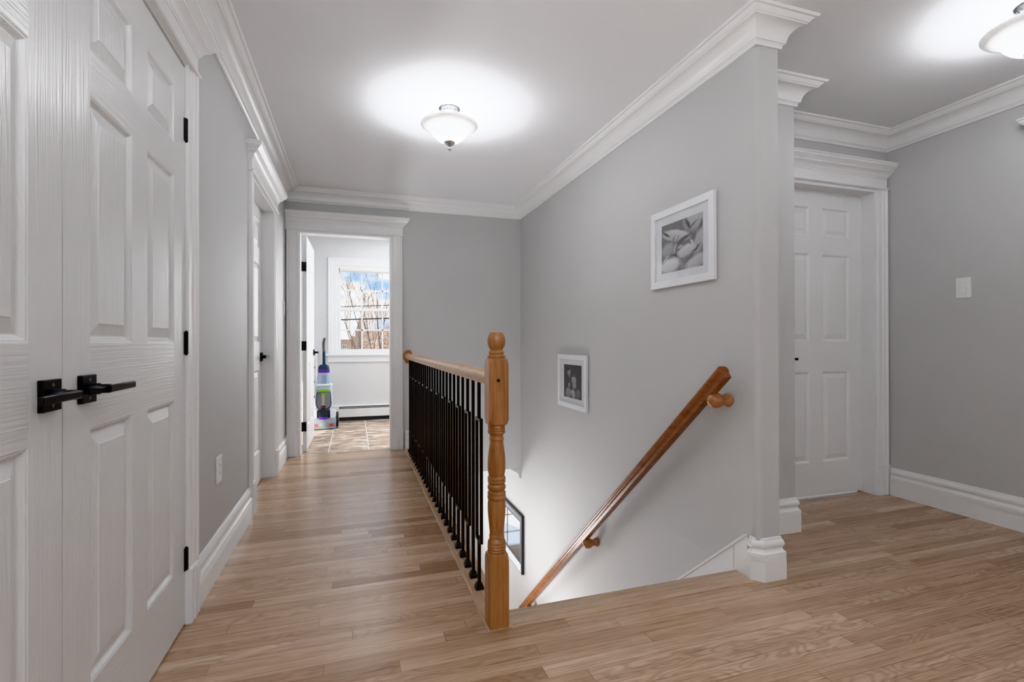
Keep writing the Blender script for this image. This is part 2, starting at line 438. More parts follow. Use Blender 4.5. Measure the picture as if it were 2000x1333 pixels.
# stair skirt board on the stair wall
sl = -0.86
zs = lambda y: 0.170 + sl * (y - 1.78)
q = [[(1.762, -0.001), (YN + 0.002, -0.001), (YN + 0.002, zs(YN)), (1.78, 0.170), (1.768, 0.168), (1.762, 0.158)],
     [(YN, -0.03), (4.75, zs(4.75) - 0.42), (4.75, zs(4.75)), (YN, zs(YN))], [(YN, -0.45), (4.75, zs(4.75) - 0.9), (4.75, zs(4.75) - 0.4), (YN, -0.03)]]
g = G()
for poly in q: g.prism([(XR - 0.014, y, z) for y, z in poly], (0.0138, 0, 0))
cap = [(1.775, 0.172), (4.75, 0.172 + sl * (4.75 - 1.775)), (4.75, 0.182 + sl * (4.75 - 1.775)), (1.781, 0.180), (1.772, 0.178)]
g.prism([(XR - 0.019, y, z) for y, z in cap], (0.019, 0, 0))
g.build('trim_12', M['trim'], label='white sloping skirt board beside the descending stairs', cat='skirt board', **st)

# ------------------------------------------------------------------ casings
cas = [(0, 0.009), (0.003, 0.013), (0.009, 0.013), (0.012, 0.010), (0.016, 0.012), (0.046, 0.012), (0.049, 0.016), (0.058, 0.018), (0.068, 0.018), (0.071, 0.015), (0.074, 0.018), (0.080, 0.022), (0.088, 0.023), (0.093, 0.020), (0.095, 0.016), (0.095, 0), (0, 0)]
headp = [(0, 0), (0.024, 0), (0.029, 0.004), (0.029, 0.009), (0.024, 0.013), (0.018, 0.013), (0.018, 0.072), (0.022, 0.074), (0.022, 0.081), (0.026, 0.084), (0.030, 0.094), (0.040, 0.107), (0.054, 0.115), (0.054, 0.121), (0.060, 0.126), (0.072, 0.138), (0.078, 0.143), (0.078, 0.152), (0.084, 0.156), (0.084, 0.164), (0, 0.164)]
def door_case(idx, W, w, h, depth, what, left=True, right=True, hl=0.095, hr=0.095, plL=None, plR=None, cutl=False, cutr=False):
    """W maps (u along opening, n out of wall, z). One casing set = one structure thing with parts"""
    root = empty('trim_%d' % idx, W(w / 2, 0, 0), 'white stepped casing with crowned head around the ' + what, 'door casing', kind='structure')
    for side, on in ((0, left), (1, right)):
        if not on: continue
        f = (lambda a: -a) if side == 0 else (lambda a: w + a)
        g = G().loft([[W(f(a), n, z) for a, n in cas] for z in (0.195, h)])
        g.build('casing', M['trim'], root, smooth=25)
        g = G()
        g.fbox(W, f(-0.004), f(0.100), 0, 0.024, 0, 0.2)
        for k in range(3): g.fbox(W, f(0.022 + k * 0.022), f(0.034 + k * 0.022), 0.023, 0.029, 0.004, 0.194)
        g.build('plinth_block', M['trim'], root, bevel=0.002)
    # head with returns
    a0, a1 = -hl, w + hr
    path = [(a0, -0.0), (a0, 0.0), (a1, 0.0), (a1, -0.0)]
    P = []
    # front path with mitred ends; ends returned to the wall
    for (o, z) in headp:
        e = max(0.0, o - 0.018)
        P.append(((0 if cutl else e), (0 if cutr else e), o, z))
    g = G().loft([[W(a0 - el, 0, h + z) for el, er, o, z in P], [W(a0 - el, o, h + z) for el, er, o, z in P], [W(a1 + er, o, h + z) for el, er, o, z in P], [W(a1 + er, 0, h + z) for el, er, o, z in P]])
    g.build('head', M['trim'], root, smooth=25)
    g = G()
    g.fbox(W, -0.0, 0.02, -depth - 0.0, 0.008, 0, h); g.fbox(W, w - 0.02, w, -depth, 0.008, 0, h); g.fbox(W, 0.02, w - 0.02, -depth, 0.008, h - 0.02, h)
    g.build('jamb', M['trim'], root, bevel=0.0015)
    return root

def hinge_at(W, u, n, z, parent, hz=0.082, flip=1):
    g = G(); g.fbox(W, u - 0.016 * flip, u + 0.006, n, n + 0.004, z - hz / 2, z + hz / 2)
    c = W(u, n + 0.004, z - hz / 2); g.lathe([(0, 0.006), (hz, 0.006)], c, n=10)
    c = W(u, n + 0.004, z - hz / 2 - 0.004); g.lathe([(0, 0.003), (0.004, 0.0055), (hz + 0.004, 0.0055), (hz + 0.008, 0.003)], c, n=10)
    return g.build('hinge', M['black'], parent, smooth=40)

def lever_at(W, u, n, z, d, parent, plate=0.032, name='lever_handle'):
    """square rose, neck and bar; d = +1/-1 direction of the bar"""
    g = G().fbox(W, u - plate, u + plate, n, n + 0.011, z - plate, z + plate)
    ro = g.build('handle_rose', M['black'], parent, bevel=0.0015)
    g = G(); ax = Vector(W(0, 1, 0)) - Vector(W(0, 0, 0))
    g.lathe([(0.009, 0.013), (0.030, 0.013), (0.033, 0.0105), (0.052, 0.0105)], W(u, n, z), ax, 20)
    g.fbox(W, u - d * 0.012, u + d * 0.128, n + 0.046, n + 0.056, z - 0.0085, z + 0.0085)
    g.build('lever', M['lever'], ro, bevel=0.003, smooth=40)
    for dz in (0.021, -0.021):
        g = G().lathe([(0.010, 0.0042), (0.0118, 0.004), (0.0118, 0.002), (0.0112, 0.0018)], W(u, n, z + dz), ax, 14)
        g.build('screw', M['screw'], ro, smooth=30)
    return ro

def six_panel(name, W, w, label, mats, hinge_side=None, thick=0.035, z0=0.008, z1=2.035, backface=False):
    root = empty(name, W(w / 2, -thick / 2, 0), label, 'door', kind='structure')
    sw, mw = 0.115, 0.108
    pw = (w - 2 * sw - mw) / 2
    zr = [(0.229, 0.832), (1.03, 1.612), (1.722, 1.922)]
    us = [(sw, sw + pw), (sw + pw + mw, w - sw)]
    g = G(); g.cur = 0
    g.fbox(W, 0, sw, -thick, 0, z0, z1); g.fbox(W, w - sw, w, -thick, 0, z0, z1)
    for a, b in zr: g.fbox(W, us[0][1], us[1][0], -thick, 0, a, b)
    g.cur = 1
    for a, b in ((z0, zr[0][0]), (zr[0][1], zr[1][0]), (zr[1][1], zr[2][0]), (zr[2][1], z1)): g.fbox(W, sw, w - sw, -thick, 0, a, b)
    g.build('door_frame', [mats[0], mats[1]], root)
    loops = [(0, 0), (0.003, -0.0015), (0.006, -0.002), (0.010, -0.006), (0.013, -0.0095), (0.016, -0.011), (0.019, -0.011), (0.046, -0.0035), (0.048, -0.002)]
    for (ua, ub) in us:
        for (a, b) in zr:
            g = G()
            for sgn in ((1, -1) if backface else (1,)):
                rings = []
                for i, d in loops:
                    dd = d if sgn > 0 else -thick - d
                    rings.append([W(ua + i, dd, a + i), W(ub - i, dd, a + i), W(ub - i, dd, b - i), W(ua + i, dd, b - i)])
                g.loft(rings, caps=False); nb = len(g.v); g.f.append([nb - 4, nb - 3, nb - 2, nb - 1]); g.mi.append(0)
            if not backface: g.fbox(W, ua, ub, -thick, -0.020, a, b)
            g.build('panel', mats[2], root)
    return root

GR = [M['gv'], M['gh'], M['gp']]
PL = [M['doorw']] * 3
# closet pair on the left wall: u along +Y, n along +X
Wc = frameW((XL, CY0, 0), (0, 1, 0), (1, 0, 0))
wd = (CY1 - CY0 - 0.008) / 2
d1 = six_panel('door_1', Wc_ := frameW((XL + 0.001, CY0 + 0.002, 0), (0, 1, 0), (1, 0, 0)), wd, 'white wood-grained closet door nearest the viewer, cut by the left edge', GR)
lever_at(Wc_, wd - 0.056, 0, 0.925, -1, d1)
for z in (0.24, 1.03, 1.81): hinge_at(Wc_, -0.001, 0, z, d1, flip=-1)
W2 = frameW((XL + 0.001, CY0 + 0.006 + wd, 0), (0, 1, 0), (1, 0, 0))
d2 = six_panel('door_2', W2, wd, 'white wood-grained closet door with black hinges on its right edge', GR)
lever_at(W2, 0.088, 0, 0.925, 1, d2)
for z in (0.24, 1.03, 1.81): hinge_at(W2, wd + 0.003, 0, z, d2)
door_case(20, Wc, CY1 - CY0, CH, 0.12, 'pair of closet doors')
# the casing jamb would collide with the doors, so the closet jamb is rebuilt thinner
for o in list(bpy.data.objects):
    if o.parent and o.parent.name == 'trim_20' and o.name.startswith('jamb'):
        bpy.data.objects.remove(o)
g = G(); T20 = bpy.data.objects['trim_20']
g.fbox(Wc, -0.012, 0.0, -0.12, 0.004, 0, CH); g.fbox(Wc, CY1 - CY0 + 0.001, CY1 - CY0 + 0.013, -0.12, 0.004, 0, CH)
g.fbox(Wc, 0, CY1 - CY0, -0.12, 0.004, CH - 0.008, CH)
g.fbox(Wc, 0, CY1 - CY0, -0.12, -0.10, 0, CH)
g.build('jamb', M['trim'], T20)

# side door on the left wall (recessed)
Wl = frameW((XL, DY0, 0), (0, 1, 0), (1, 0, 0))
door_case(21, Wl, DY1 - DY0, 2.045, 0.12, 'recessed side door on the left')
Wl2 = frameW((XL - 0.075, DY0 + 0.022, 0), (0, 1, 0), (1, 0, 0))
d3 = six_panel('door_3', Wl2, DY1 - DY0 - 0.044, 'white recessed door part way down the left wall, black lever', PL, z1=2.022)
lever_at(Wl2, DY1 - DY0 - 0.044 - 0.062, 0, 0.925, -1, d3)

# open doorway in the back wall: u along +X, n toward the viewer (-Y)
Wo = frameW((OX0, YB, 0), (1, 0, 0), (0, -1, 0))
door_case(22, Wo, OX1 - OX0, 2.052, 0.12, 'open doorway at the end of the hall', hl=0.100, hr=0.098, cutl=True)
# swung-open door into the back room
Wd = frameW((-0.4245, YB + 0.158, 0), (math.sin(0.010), math.cos(0.010), 0), (math.cos(0.010), -math.sin(0.010), 0))
d4 = six_panel('door_4', Wd, 0.785, 'white panelled door standing open into the far room', PL, backface=True)
lever_at(Wd, 0.785 - 0.06, 0, 0.925, -1, d4)
Wh = frameW((OX0 + 0.025, YB + 0.155, 0), (1, 0, 0), (0, -1, 0))
for z in (0.24, 1.00, 1.745):
    g = G().box(-0.4725, -0.4275, YB + 0.150, YB + 0.1575, z - 0.043, z + 0.043)
    g.lathe([(0, 0.007), (0.09, 0.007)], (-0.468, YB + 0.150, z - 0.045), n=10)
    g.build('hinge', M['black'], d4, smooth=40)

# closed door in the far right wall: u along +X, n toward viewer
We = frameW((EX0, YW, 0), (1, 0, 0), (0, -1, 0))
door_case(23, We, EX1 - EX0, 2.05, 0.12, 'closed white door on the right', hr=0.083)
We2 = frameW((EX0 + 0.014, YW + 0.085, 0), (1, 0, 0), (0, -1, 0))
d5 = six_panel('door_5', We2, EX1 - EX0 - 0.028, 'smooth white six-panel door closed at the right end', PL, z0=0.012, z1=2.038)
lever_at(We2, 0.075, 0, 0.918, 1, d5)
# jamb stop gives the rabbet look
# right wall door, only its head tip shows
Wr = frameW((XS, RY1, 0), (0, -1, 0), (-1, 0, 0))
door_case(24, Wr, RY1 - RY0, 2.045, 0.12, 'door at the right edge of the view')
Wr2 = frameW((XS + 0.06, RY1 - 0.022, 0), (0, -1, 0), (-1, 0, 0))
d6 = six_panel('door_6', Wr2, RY1 - RY0 - 0.044, 'white panelled door in the right wall just beyond the frame', PL, z1=2.022)
lever_at(Wr2, RY1 - RY0 - 0.044 - 0.062, 0, 0.925, -1, d6)

# ------------------------------------------------------------------ balustrade
BX, NY = 0.493, 1.757
rail = empty('stair_railing', (BX, NY, 0), 'black iron baluster railing with oak newel post along the stairwell', 'railing')
hw = 0.0362
def block(g, z0, z1, cb, ct):
    """square block with corner chamfers at both ends"""
    rings = []
    def sq(h, c, z):
        return [(BX + a * h, NY + b * h - 0, z) for a, b in ((-1, -1 + c), (-1 + c, -1), (1 - c, -1), (1, -1 + c), (1, 1 - c), (1 - c, 1), (-1 + c, 1), (-1, 1 - c))]
    rings.append(sq(hw * 0.80, 0.42, z0) if cb else sq(hw, 0.06, z0))
    if cb: rings.append(sq(hw * 0.98, 0.40, z0 + 0.006)); rings.append(sq(hw, 0.06, z0 + 0.026))
    if ct: rings.append(sq(hw, 0.06, z1 - 0.026)); rings.append(sq(hw * 0.98, 0.40, z1 - 0.005))
    rings.append(sq(hw * 0.80, 0.42, z1) if ct else sq(hw, 0.06, z1))
    g.loft(rings)
g = G()
block(g, 0.004, 0.268, False, True)
block(g, 0.728, 0.973, True, True)
def zz(y, y0, s): return 1.065 - ((y0 + y / s) - 650) * 0.001833
lo = [(62, .030), (68, .0305), (78, .0315), (90, .0315), (95, .0298), (102, .032), (112, .032), (118, .0300), (125, .0325), (136, .0325), (144, .030), (150, .0262), (165, .0248), (180, .0252), (188, .027), (200, .0272), (210, .026), (214, .0246),
      (240, .0255), (300, .0287), (360, .0315), (420, .0328), (480, .0328), (510, .0310), (535, .0288), (545, .0285), (550, .0305), (560, .0330), (575, .0330), (582, .0306), (590, .0328), (604, .0328), (612, .030), (618, .0282), (622, .0290), (634, .0325), (648, .0336), (664, .0325), (676, .0295), (682, .0282), (688, .0300), (696, .0330), (712, .0332), (719, .0308), (730, .0334), (752, .0336), (764, .0312), (770, .0302),
      (782, .0316), (810, .0328), (850, .0330), (900, .0322), (950, .0306), (1000, .0286), (1050, .0268), (1092, .0256), (1098, .0270), (1112, .0280), (1124, .0270), (1130, .0258), (1142, .0280), (1154, .0310), (1168, .0330), (1178, .0322), (1182, .0306), (1192, .0336), (1203, .0336), (1208, .0312), (1218, .0338), (1230, .0336), (1236, .0312), (1246, .0332), (1258, .0322), (1264, .0295)]
g.lathe([(zz(y, 820, 4.76), r) for y, r in lo][::-1], (BX, NY, 0), n=40)
up = [(370, .030), (360, .0325), (350, .0332), (338, .0325), (330, .0285), (322, .0265), (312, .0282), (300, .0287), (288, .0272), (280, .0240), (272, .0222), (262, .0225), (245, .0260), (220, .0298), (190, .0326), (165, .0334), (135, .0330), (110, .0312), (88, .0280), (70, .0248), (60, .0226), (56, .0215), (54, .0)]
g.lathe([(zz(y, 640, 6.06), r) for y, r in up], (BX, NY, 0), n=40)
npost = g.build('newel_post', M['oakz'], rail, smooth=32, label='turned oak newel post')
g = G().lathe([(0, 0.0062), (0.0015, 0.0062)], (BX - 0.003, NY - hw - 0.0008, 0.893), (0, -1, 0), 18)
g.build('bolt_hole', M['slot'], npost)
# rail
y0r, y1r = NY + hw - 0.002, YB - 0.018
rp = [(-0.019, 0.870), (-0.019, 0.876), (-0.024, 0.879), (-0.025, 0.885), (-0.027, 0.890), (-0.029, 0.898), (-0.0285, 0.906), (-0.025, 0.914), (-0.018, 0.920), (-0.008, 0.9235), (0, 0.924)]
rp = rp + [(-a, b) for a, b in rp[:-1][::-1]]
g = G().loft([[(BX + a, y, z) for a, z in rp] for y in (y0r, y1r)])
g.build('top_rail', M['oaky'], rail, smooth=40)
g = G(); R8 = 0.048
oc = [(BX + R8 * math.cos(math.pi / 8 + k * math.pi / 4) * 0.94, YB, 0.893 + R8 * 1.42 * math.sin(math.pi / 8 + k * math.pi / 4)) for k in range(8)]
g.prism(oc, (0, -0.019, 0))
ros = g.build('wall_rosette', M['oakz'], rail, bevel=0.003)
for dz in (0.048, -0.048): G().lathe([(0, 0.0035), (0.001, 0.003)], (BX, YB - 0.0195, 0.893 + dz), (0, -1, 0), 10).build('screw', M['screw'], ros)
hb = 0.0064
protos = {}
for k in range(26):
    y = 2.028 + 0.1095 * k
    kind = k % 2
    key = kind
    if key not in protos:
        g = G()
        if kind == 1:
            g.box(BX - hb, BX + hb, y - hb, y + hb, 0.004, 0.874)
        else:
            zt, zb, q = 0.716, 0.203, 0.038
            g.box(BX - hb, BX + hb, y - hb, y + hb, 0.004, zb); g.box(BX - hb, BX + hb, y - hb, y + hb, zt, 0.874)
            for s_ in (-1, 1): g.box(BX - hb, BX + hb, y + s_ * q - hb * 0.7, y + s_ * q + hb * 0.7, zb, zt)
            g.box(BX - hb, BX + hb, y - q + hb * 0.7, y + q - hb * 0.7, zb, zb + 2 * hb); g.box(BX - hb, BX + hb, y - q + hb * 0.7, y + q - hb * 0.7, zt - 2 * hb, zt)
        b = g.build('baluster', M['black'], rail)
        g = G(); f = lambda h, z: [(BX + a * h, y + c * h, z) for a, c in ((-1, -1), (1, -1), (1, 1), (-1, 1))]
        g.loft([f(0.0165, 0.0045), f(0.0165, 0.016), f(0.0155, 0.018), f(0.0125, 0.023), f(0.0125, 0.028), f(0.0095, 0.032)])
        g.build('baluster_shoe', M['black'], b)
        protos[key] = (b, y)
    else:
        b0, yy = protos[key]
        c = copy_tree(b0, rail); c.location = (0, y - yy, 0)

# ------------------------------------------------------------------ wall handrail
hr = empty('handrail', (1.555, 1.80, 0.9), 'reddish oak handrail sloping down the stair wall', 'handrail')
A = Vector((1.558, 1.812, 0.896)); B = Vector((1.558, 4.655, 0.896 - 0.877 * (4.655 - 1.812)))
d = (B - A).normalized(); side = Vector((1, 0, 0)); nup = side.cross(d) if side.cross(d).z > 0 else d.cross(side)
hp = [(-0.019, -0.030), (-0.019, -0.008), (-0.0225, -0.006), (-0.0225, -0.003), (-0.0205, -0.001), (-0.024, 0.003), (-0.0275, 0.010), (-0.0275, 0.019), (-0.024, 0.027), (-0.016, 0.032), (0, 0.034)]
hp = hp + [(-a, b) for a, b in hp[:-1][::-1]]
g = G().loft([[A + d * t + side * a + nup * b for a, b in hp] for t in (0, (B - A).length)])
g.build('grip_rail', M['oakrail'], hr, smooth=35, bevel=0.0015)
for y in (1.885, 3.205, 4.455):
    zc = A.z - 0.877 * (y - A.y) - 0.070
    g = G(); px = lambda h: h
    prof = [(0.0, 0.0), (0.0, 0.027), (0.006, 0.031), (0.016, 0.031), (0.022, 0.027), (0.030, 0.0225), (0.040, 0.0225), (0.048, 0.026), (0.060, 0.0325), (0.074, 0.035), (0.090, 0.0335), (0.104, 0.027), (0.112, 0.018), (0.116, 0.0)]
    g.lathe(prof, (XR, y, zc), (-1, 0, 0), 28)
    g.build('rail_bracket', M['oakball'], hr, smooth=60)

# ------------------------------------------------------------------ stairs and lower hall
g = G(); n = 13; rise = -LOW / n; run = 0.2415
for i in range(1, n):
    z = -i * rise; y = YN + (i - 1) * run
    g.cur = 0; g.box(XF, XR - 0.014, y - 0.01, y + run + 0.022, z - 0.028, z)
    g.cur = 1; g.box(XF, XR - 0.014, y - 0.012, y, z, z + rise - 0.03)
g.cur = 1; g.box(XF, XR - 0.014, YN + 11 * run + run - 0.012, YN + 12 * run, LOW, LOW + rise - 0.028)
g.build('stairs', [M['edge'], M['trim']], label='oak treads with white risers descending behind the nosing', cat='stairs', **st)
g = G().box(-1.6, XW, 0.9, 8.0, LOW - 0.1, LOW); g.build('floor', M['floor'], label='oak floor of the hall below the stairs', cat='floor', **st)
g = G().box(-1.62, XR, YB + 0.12, 8.0, -0.30, -0.262); g.build('ceiling', M['lowwall'], label='white ceiling of the hall below', cat='ceiling', **st)
g = G().box(-1.72, -1.6, 0.9, 8.0, LOW, -0.262); g.build('wall_lower_left', M['lowwall'], label='pale wall on the far side of the hall below', cat='wall', **st)
g = G().box(-1.72, XW, 0.78, 0.9, LOW, -0.262); g.build('wall_lower_near', M['lowwall'], label='pale wall under the landing floor', cat='wall', **st)
g = G(); g.box(-1.72, 0.25, 8.0, 8.12, LOW, -0.262); g.box(0.25, 1.15, 8.0, 8.12, LOW, LOW + 0.25); g.box(0.25, 1.15, 8.0, 8.12, LOW + 2.0, -0.262); g.box(1.15, XW, 8.0, 8.12, LOW, -0.262)
g.build('wall_lower_far', M['lowwall'], label='pale wall with a tall window in the hall below', cat='wall', **st)
wl = empty('window_2', (0.7, 8.0, LOW + 0.25), 'tall white gridded window in the hall below, seen in the mirror', 'window', kind='structure')
g = G(); z0, z1 = LOW + 0.25, LOW + 2.0
g.box(0.25, 0.32, 8.0, 8.08, z0, z1); g.box(1.08, 1.15, 8.0, 8.08, z0, z1); g.box(0.32, 1.08, 8.0, 8.08, z0, z0 + 0.07); g.box(0.32, 1.08, 8.0, 8.08, z1 - 0.07, z1)
for xx in (0.57, 0.83): g.box(xx - 0.008, xx + 0.008, 8.03, 8.05, z0, z1)
for k in range(1, 6): g.box(0.32, 1.08, 8.03, 8.05, z0 + k * 0.29 - 0.008, z0 + k * 0.29 + 0.008)
g.build('window_frame', M['vinyl'], wl)
gp = G(); gp.add([(a, 8.056, b) for a, b in ((0.32, z0 + 0.07), (1.08, z0 + 0.07), (1.08, z1 - 0.07), (0.32, z1 - 0.07))], [(0, 1, 2, 3)]); gp.build('pane', M['glass'], wl)
# crown that ends on the header line
lc = [(o * 0.95, (h - C) * 0.92 - 0.283) for o, h in crown[:-1]] + [(0, -0.283)]
G().loft([[(XR - o, y, z) for o, z in lc] for y in (YB + 0.001, 7.9)]).build('trim_13', M['wall'], smooth=28, label='end of a lower crown moulding under the back wall header', cat='crown moulding', **st)

# mirror on the lower stair wall
mr = empty('wall_mirror', (XR, 5.2, -1.35), 'silver framed mirror low on the stairwell wall behind the newel post', 'mirror')
my0, my1, mz0, mz1 = 4.825, 5.62, -1.345, -0.750
def rect_frame(W, u0, u1, z0, z1, prof):
    """closed mitred picture frame. prof: (inset, n)"""
    g = G(); rings = []
    for cu, cz, su, sz in ((u0, z0, 1, 1), (u1, z0, -1, 1), (u1, z1, -1, -1), (u0, z1, 1, -1)):
        rings.append([W(cu + su * i, nn, cz + sz * i) for i, nn in prof])
    rings.append(rings[0]); g.loft(rings, caps=False); return g
Wm = frameW((XR, 0, 0), (0, 1, 0), (-1, 0, 0))
g = rect_frame(Wm, my0, my1, mz0, mz1, [(0, 0), (0, 0.026), (0.002, 0.028), (0.005, 0.028), (0.005, 0)]); g.build('frame_edge', M['mdark'], mr)
g = rect_frame(Wm, my0, my1, mz0, mz1, [(0.005, 0.004), (0.005, 0.027), (0.014, 0.032), (0.060, 0.020), (0.075, 0.014), (0.080, 0.018), (0.088, 0.018), (0.090, 0.010), (0.090, 0.004)]); g.build('frame', M['msil'], mr, smooth=30)
g = G().fbox(Wm, my0 + 0.085, my1 - 0.085, 0.004, 0.009, mz0 + 0.085, mz1 - 0.085); g.build('mirror_glass', M['mirror'], mr)

# ------------------------------------------------------------------ framed pictures
def picture(name, y0, y1, z0, z1, pr, label, pm, fw=0.037, dep=0.022):
    """hung on stair wall; y0<y1"""
    r = empty(name, (XR, (y0 + y1) / 2, z0), label, 'picture', 'framed photographs on the stair wall')
    g = rect_frame(Wm, y0, y1, z0, z1, [(0, 0.003), (0, dep - 0.001), (0.001, dep), (fw - 0.001, dep), (fw, dep - 0.001), (fw, 0.003)]); g.build('frame', M['frame'], r)
    G().fbox(Wm, y0 + fw - 0.004, y1 - fw + 0.004, 0.003, 0.012, z0 + fw - 0.004, z1 - fw + 0.004).build('mat_board', M['mat'], r)
    py0, py1, pz0, pz1 = pr
    me = bpy.data.meshes.new('print'); o = bpy.data.objects.new('print', me); COL.objects.link(o)
    off = root_off(r); o.parent = r
    x = XR - 0.0128
    me.from_pydata([tuple(Vector(v) - off) for v in [(x, py1, pz0), (x, py0, pz0), (x, py0, pz1), (x, py1, pz1)]], [], [(0, 1, 2, 3)])
    uvl = me.uv_layers.new(name='UVMap')
    for i, c in enumerate(((0, 0), (1, 0), (1, 1), (0, 1))): uvl.data[i].uv = c
    me.materials.append(pm)
    gl = G(); gl.add([Wm(a, 0.015, b) for a, b in ((y0 + fw, z0 + fw), (y1 - fw, z0 + fw), (y1 - fw, z1 - fw), (y0 + fw, z1 - fw))], [(0, 1, 2, 3)]); gl.build('glass', M['pglass'], r)
    return r
pmA = photo_mat('monochrome_print_wide', 0.20, [
    (0.82, 0.92, 0.30, 0.26, 0.2, 0.46, 0.7), (0.66, 0.88, 0.05, 0.17, 0.5, 0.10, 0.9), (0.78, 0.83, 0.16, 0.018, 0.5, 0.14, 0.9), (0.94, 0.72, 0.05, 0.20, -0.3, 0.12, 0.9),
    (0.36, 0.72, 0.42, 0.13, -0.30, 0.54, 0.5), (0.30, 0.63, 0.03, 0.16, -0.5, 0.26, 0.9), (0.40, 0.62, 0.025, 0.14, -0.5, 0.24, 0.9), (0.12, 0.80, 0.16, 0.035, -0.6, 0.10, 0.9), (0.55, 0.60, 0.22, 0.05, 0.35, 0.13, 0.8),
    (0.92, 0.48, 0.14, 0.32, -0.35, 0.46, 0.7), (0.13, 0.58, 0.15, 0.035, 0.5, 0.10, 0.9), (0.16, 0.47, 0.20, 0.16, 0.5, 0.40, 0.7), (0.34, 0.44, 0.025, 0.16, -0.4, 0.52, 0.7), (0.42, 0.30, 0.22, 0.035, -0.35, 0.09, 0.8),
    (0.62, 0.36, 0.24, 0.13, 0.25, 0.55, 0.5), (0.78, 0.46, 0.025, 0.13, 0.5, 0.58, 0.6), (0.86, 0.36, 0.14, 0.03, 0.6, 0.08, 0.9), (0.48, 0.47, 0.08, 0.03, 0.3, 0.50, 0.7), (0.68, 0.20, 0.20, 0.03, 0.5, 0.16, 0.9),
    (0.86, 0.10, 0.30, 0.15, 0.35, 0.50, 0.6), (0.22, 0.14, 0.30, 0.17, 0.15, 0.56, 0.6), (0.50, 0.12, 0.035, 0.14, 0.5, 0.30, 0.9), (0.12, 0.30, 0.12, 0.025, 0.5, 0.5, 0.8)])
pmB = photo_mat('monochrome_print_tall', 0.055, [
    (0.22, 0.42, 0.30, 0.34, 0.1, 0.045, 0.6), (0.30, 0.76, 0.115, 0.105, 0.1, 0.30, 0.5), (0.26, 0.86, 0.15, 0.06, 0.2, 0.03, 0.8), (0.31, 0.66, 0.06, 0.05, 0, 0.22, 0.6),
    (0.58, 0.54, 0.15, 0.14, 0.0, 0.34, 0.5), (0.58, 0.68, 0.17, 0.05, 0.1, 0.10, 0.8), (0.60, 0.38, 0.13, 0.10, 0, 0.30, 0.6), (0.30, 0.38, 0.07, 0.10, -0.4, 0.28, 0.6),
    (0.26, 0.14, 0.20, 0.18, 0.3, 0.26, 0.6), (0.80, 0.14, 0.14, 0.18, -0.3, 0.16, 0.6), (0.55, 0.12, 0.12, 0.18, 0.2, 0.36, 0.6), (0.45, 0.18, 0.05, 0.06, 0, 0.5, 0.7)], 0.05)
picture('framed_photograph', 1.963, 2.490, 1.329, 1.756, (2.049, 2.396, 1.408, 1.673), 'larger white framed black and white photograph above the handrail', pmA, 0.037)
picture('framed_photograph', 3.342, 3.880, 0.506, 0.929, (3.435, 3.768, 0.587, 0.850), 'smaller looking white framed portrait print further down the stair wall', pmB, 0.037)

# ------------------------------------------------------------------ ceiling lights
def ceiling_light(loc, label):
    r = empty('ceiling_light', loc, label, 'ceiling light', 'flush ceiling lights')
    x, y, z = loc
    g = G().lathe([(0, 0.0), (0, 0.062), (-0.004, 0.065), (-0.009, 0.062), (-0.012, 0.058), (-0.020, 0.052), (-0.026, 0.040), (-0.030, 0.026), (-0.032, 0.022), (-0.036, 0.020), (-0.038, 0.012), (-0.038, 0)], loc, n=40)
    can = g.build('canopy', M['pewter'], r, smooth=30)
    g = G()
    for k in range(16):
        a = k * math.pi / 8; p = (x + 0.050 * math.cos(a), y + 0.050 * math.sin(a), z - 0.0215)
        g.lathe([(-0.006, 0.002), (-0.004, 0.006), (0, 0.008), (0.004, 0.006), (0.006, 0.002)], p, (math.cos(a), math.sin(a), 0.5), 10)
    g.build('leaf_relief', M['pewter'], can, smooth=60)
    G().lathe([(-0.036, 0.0085), (-0.205, 0.0085)], loc, n=16).build('stem', M['silver'], r, smooth=40)
    pr = [(-0.094, 0.167), (-0.096, 0.170), (-0.100, 0.1695), (-0.108, 0.160), (-0.114, 0.146), (-0.119, 0.130), (-0.125, 0.116), (-0.133, 0.110), (-0.145, 0.104), (-0.160, 0.094), (-0.175, 0.080), (-0.188, 0.062), (-0.197, 0.042), (-0.202, 0.020), (-0.203, 0.010)]
    inn = [(h + 0.004, max(rr - 0.004, 0.008)) for h, rr in pr[::-1]][:-1]
    g = G(); ax = Vector((0, 0, 1)); n = 56
    rings = [[(x + rr * math.cos(2 * math.pi * j / n), y + rr * math.sin(2 * math.pi * j / n), z + h) for j in range(n)] for h, rr in pr + inn]
    rings.append(rings[0]); g.loft(rings, caps=False)
    g.build('glass_shade', M['shade'], r, smooth=50)
    G().lathe([(-0.198, 0.010), (-0.199, 0.034), (-0.206, 0.031), (-0.216, 0.018), (-0.222, 0.008), (-0.226, 0.006), (-0.230, 0.009), (-0.238, 0.011), (-0.246, 0.008), (-0.251, 0.002)], loc, n=28).build('finial', M['silver'], r, smooth=40)
    return r
L1 = (0.540, 2.946, C); L2 = (2.668, 1.286, C)
ceiling_light(L1, 'lit white glass ceiling light over the hall beside the stairwell')
ceiling_light(L2, 'lit white glass ceiling light cut by the right edge')

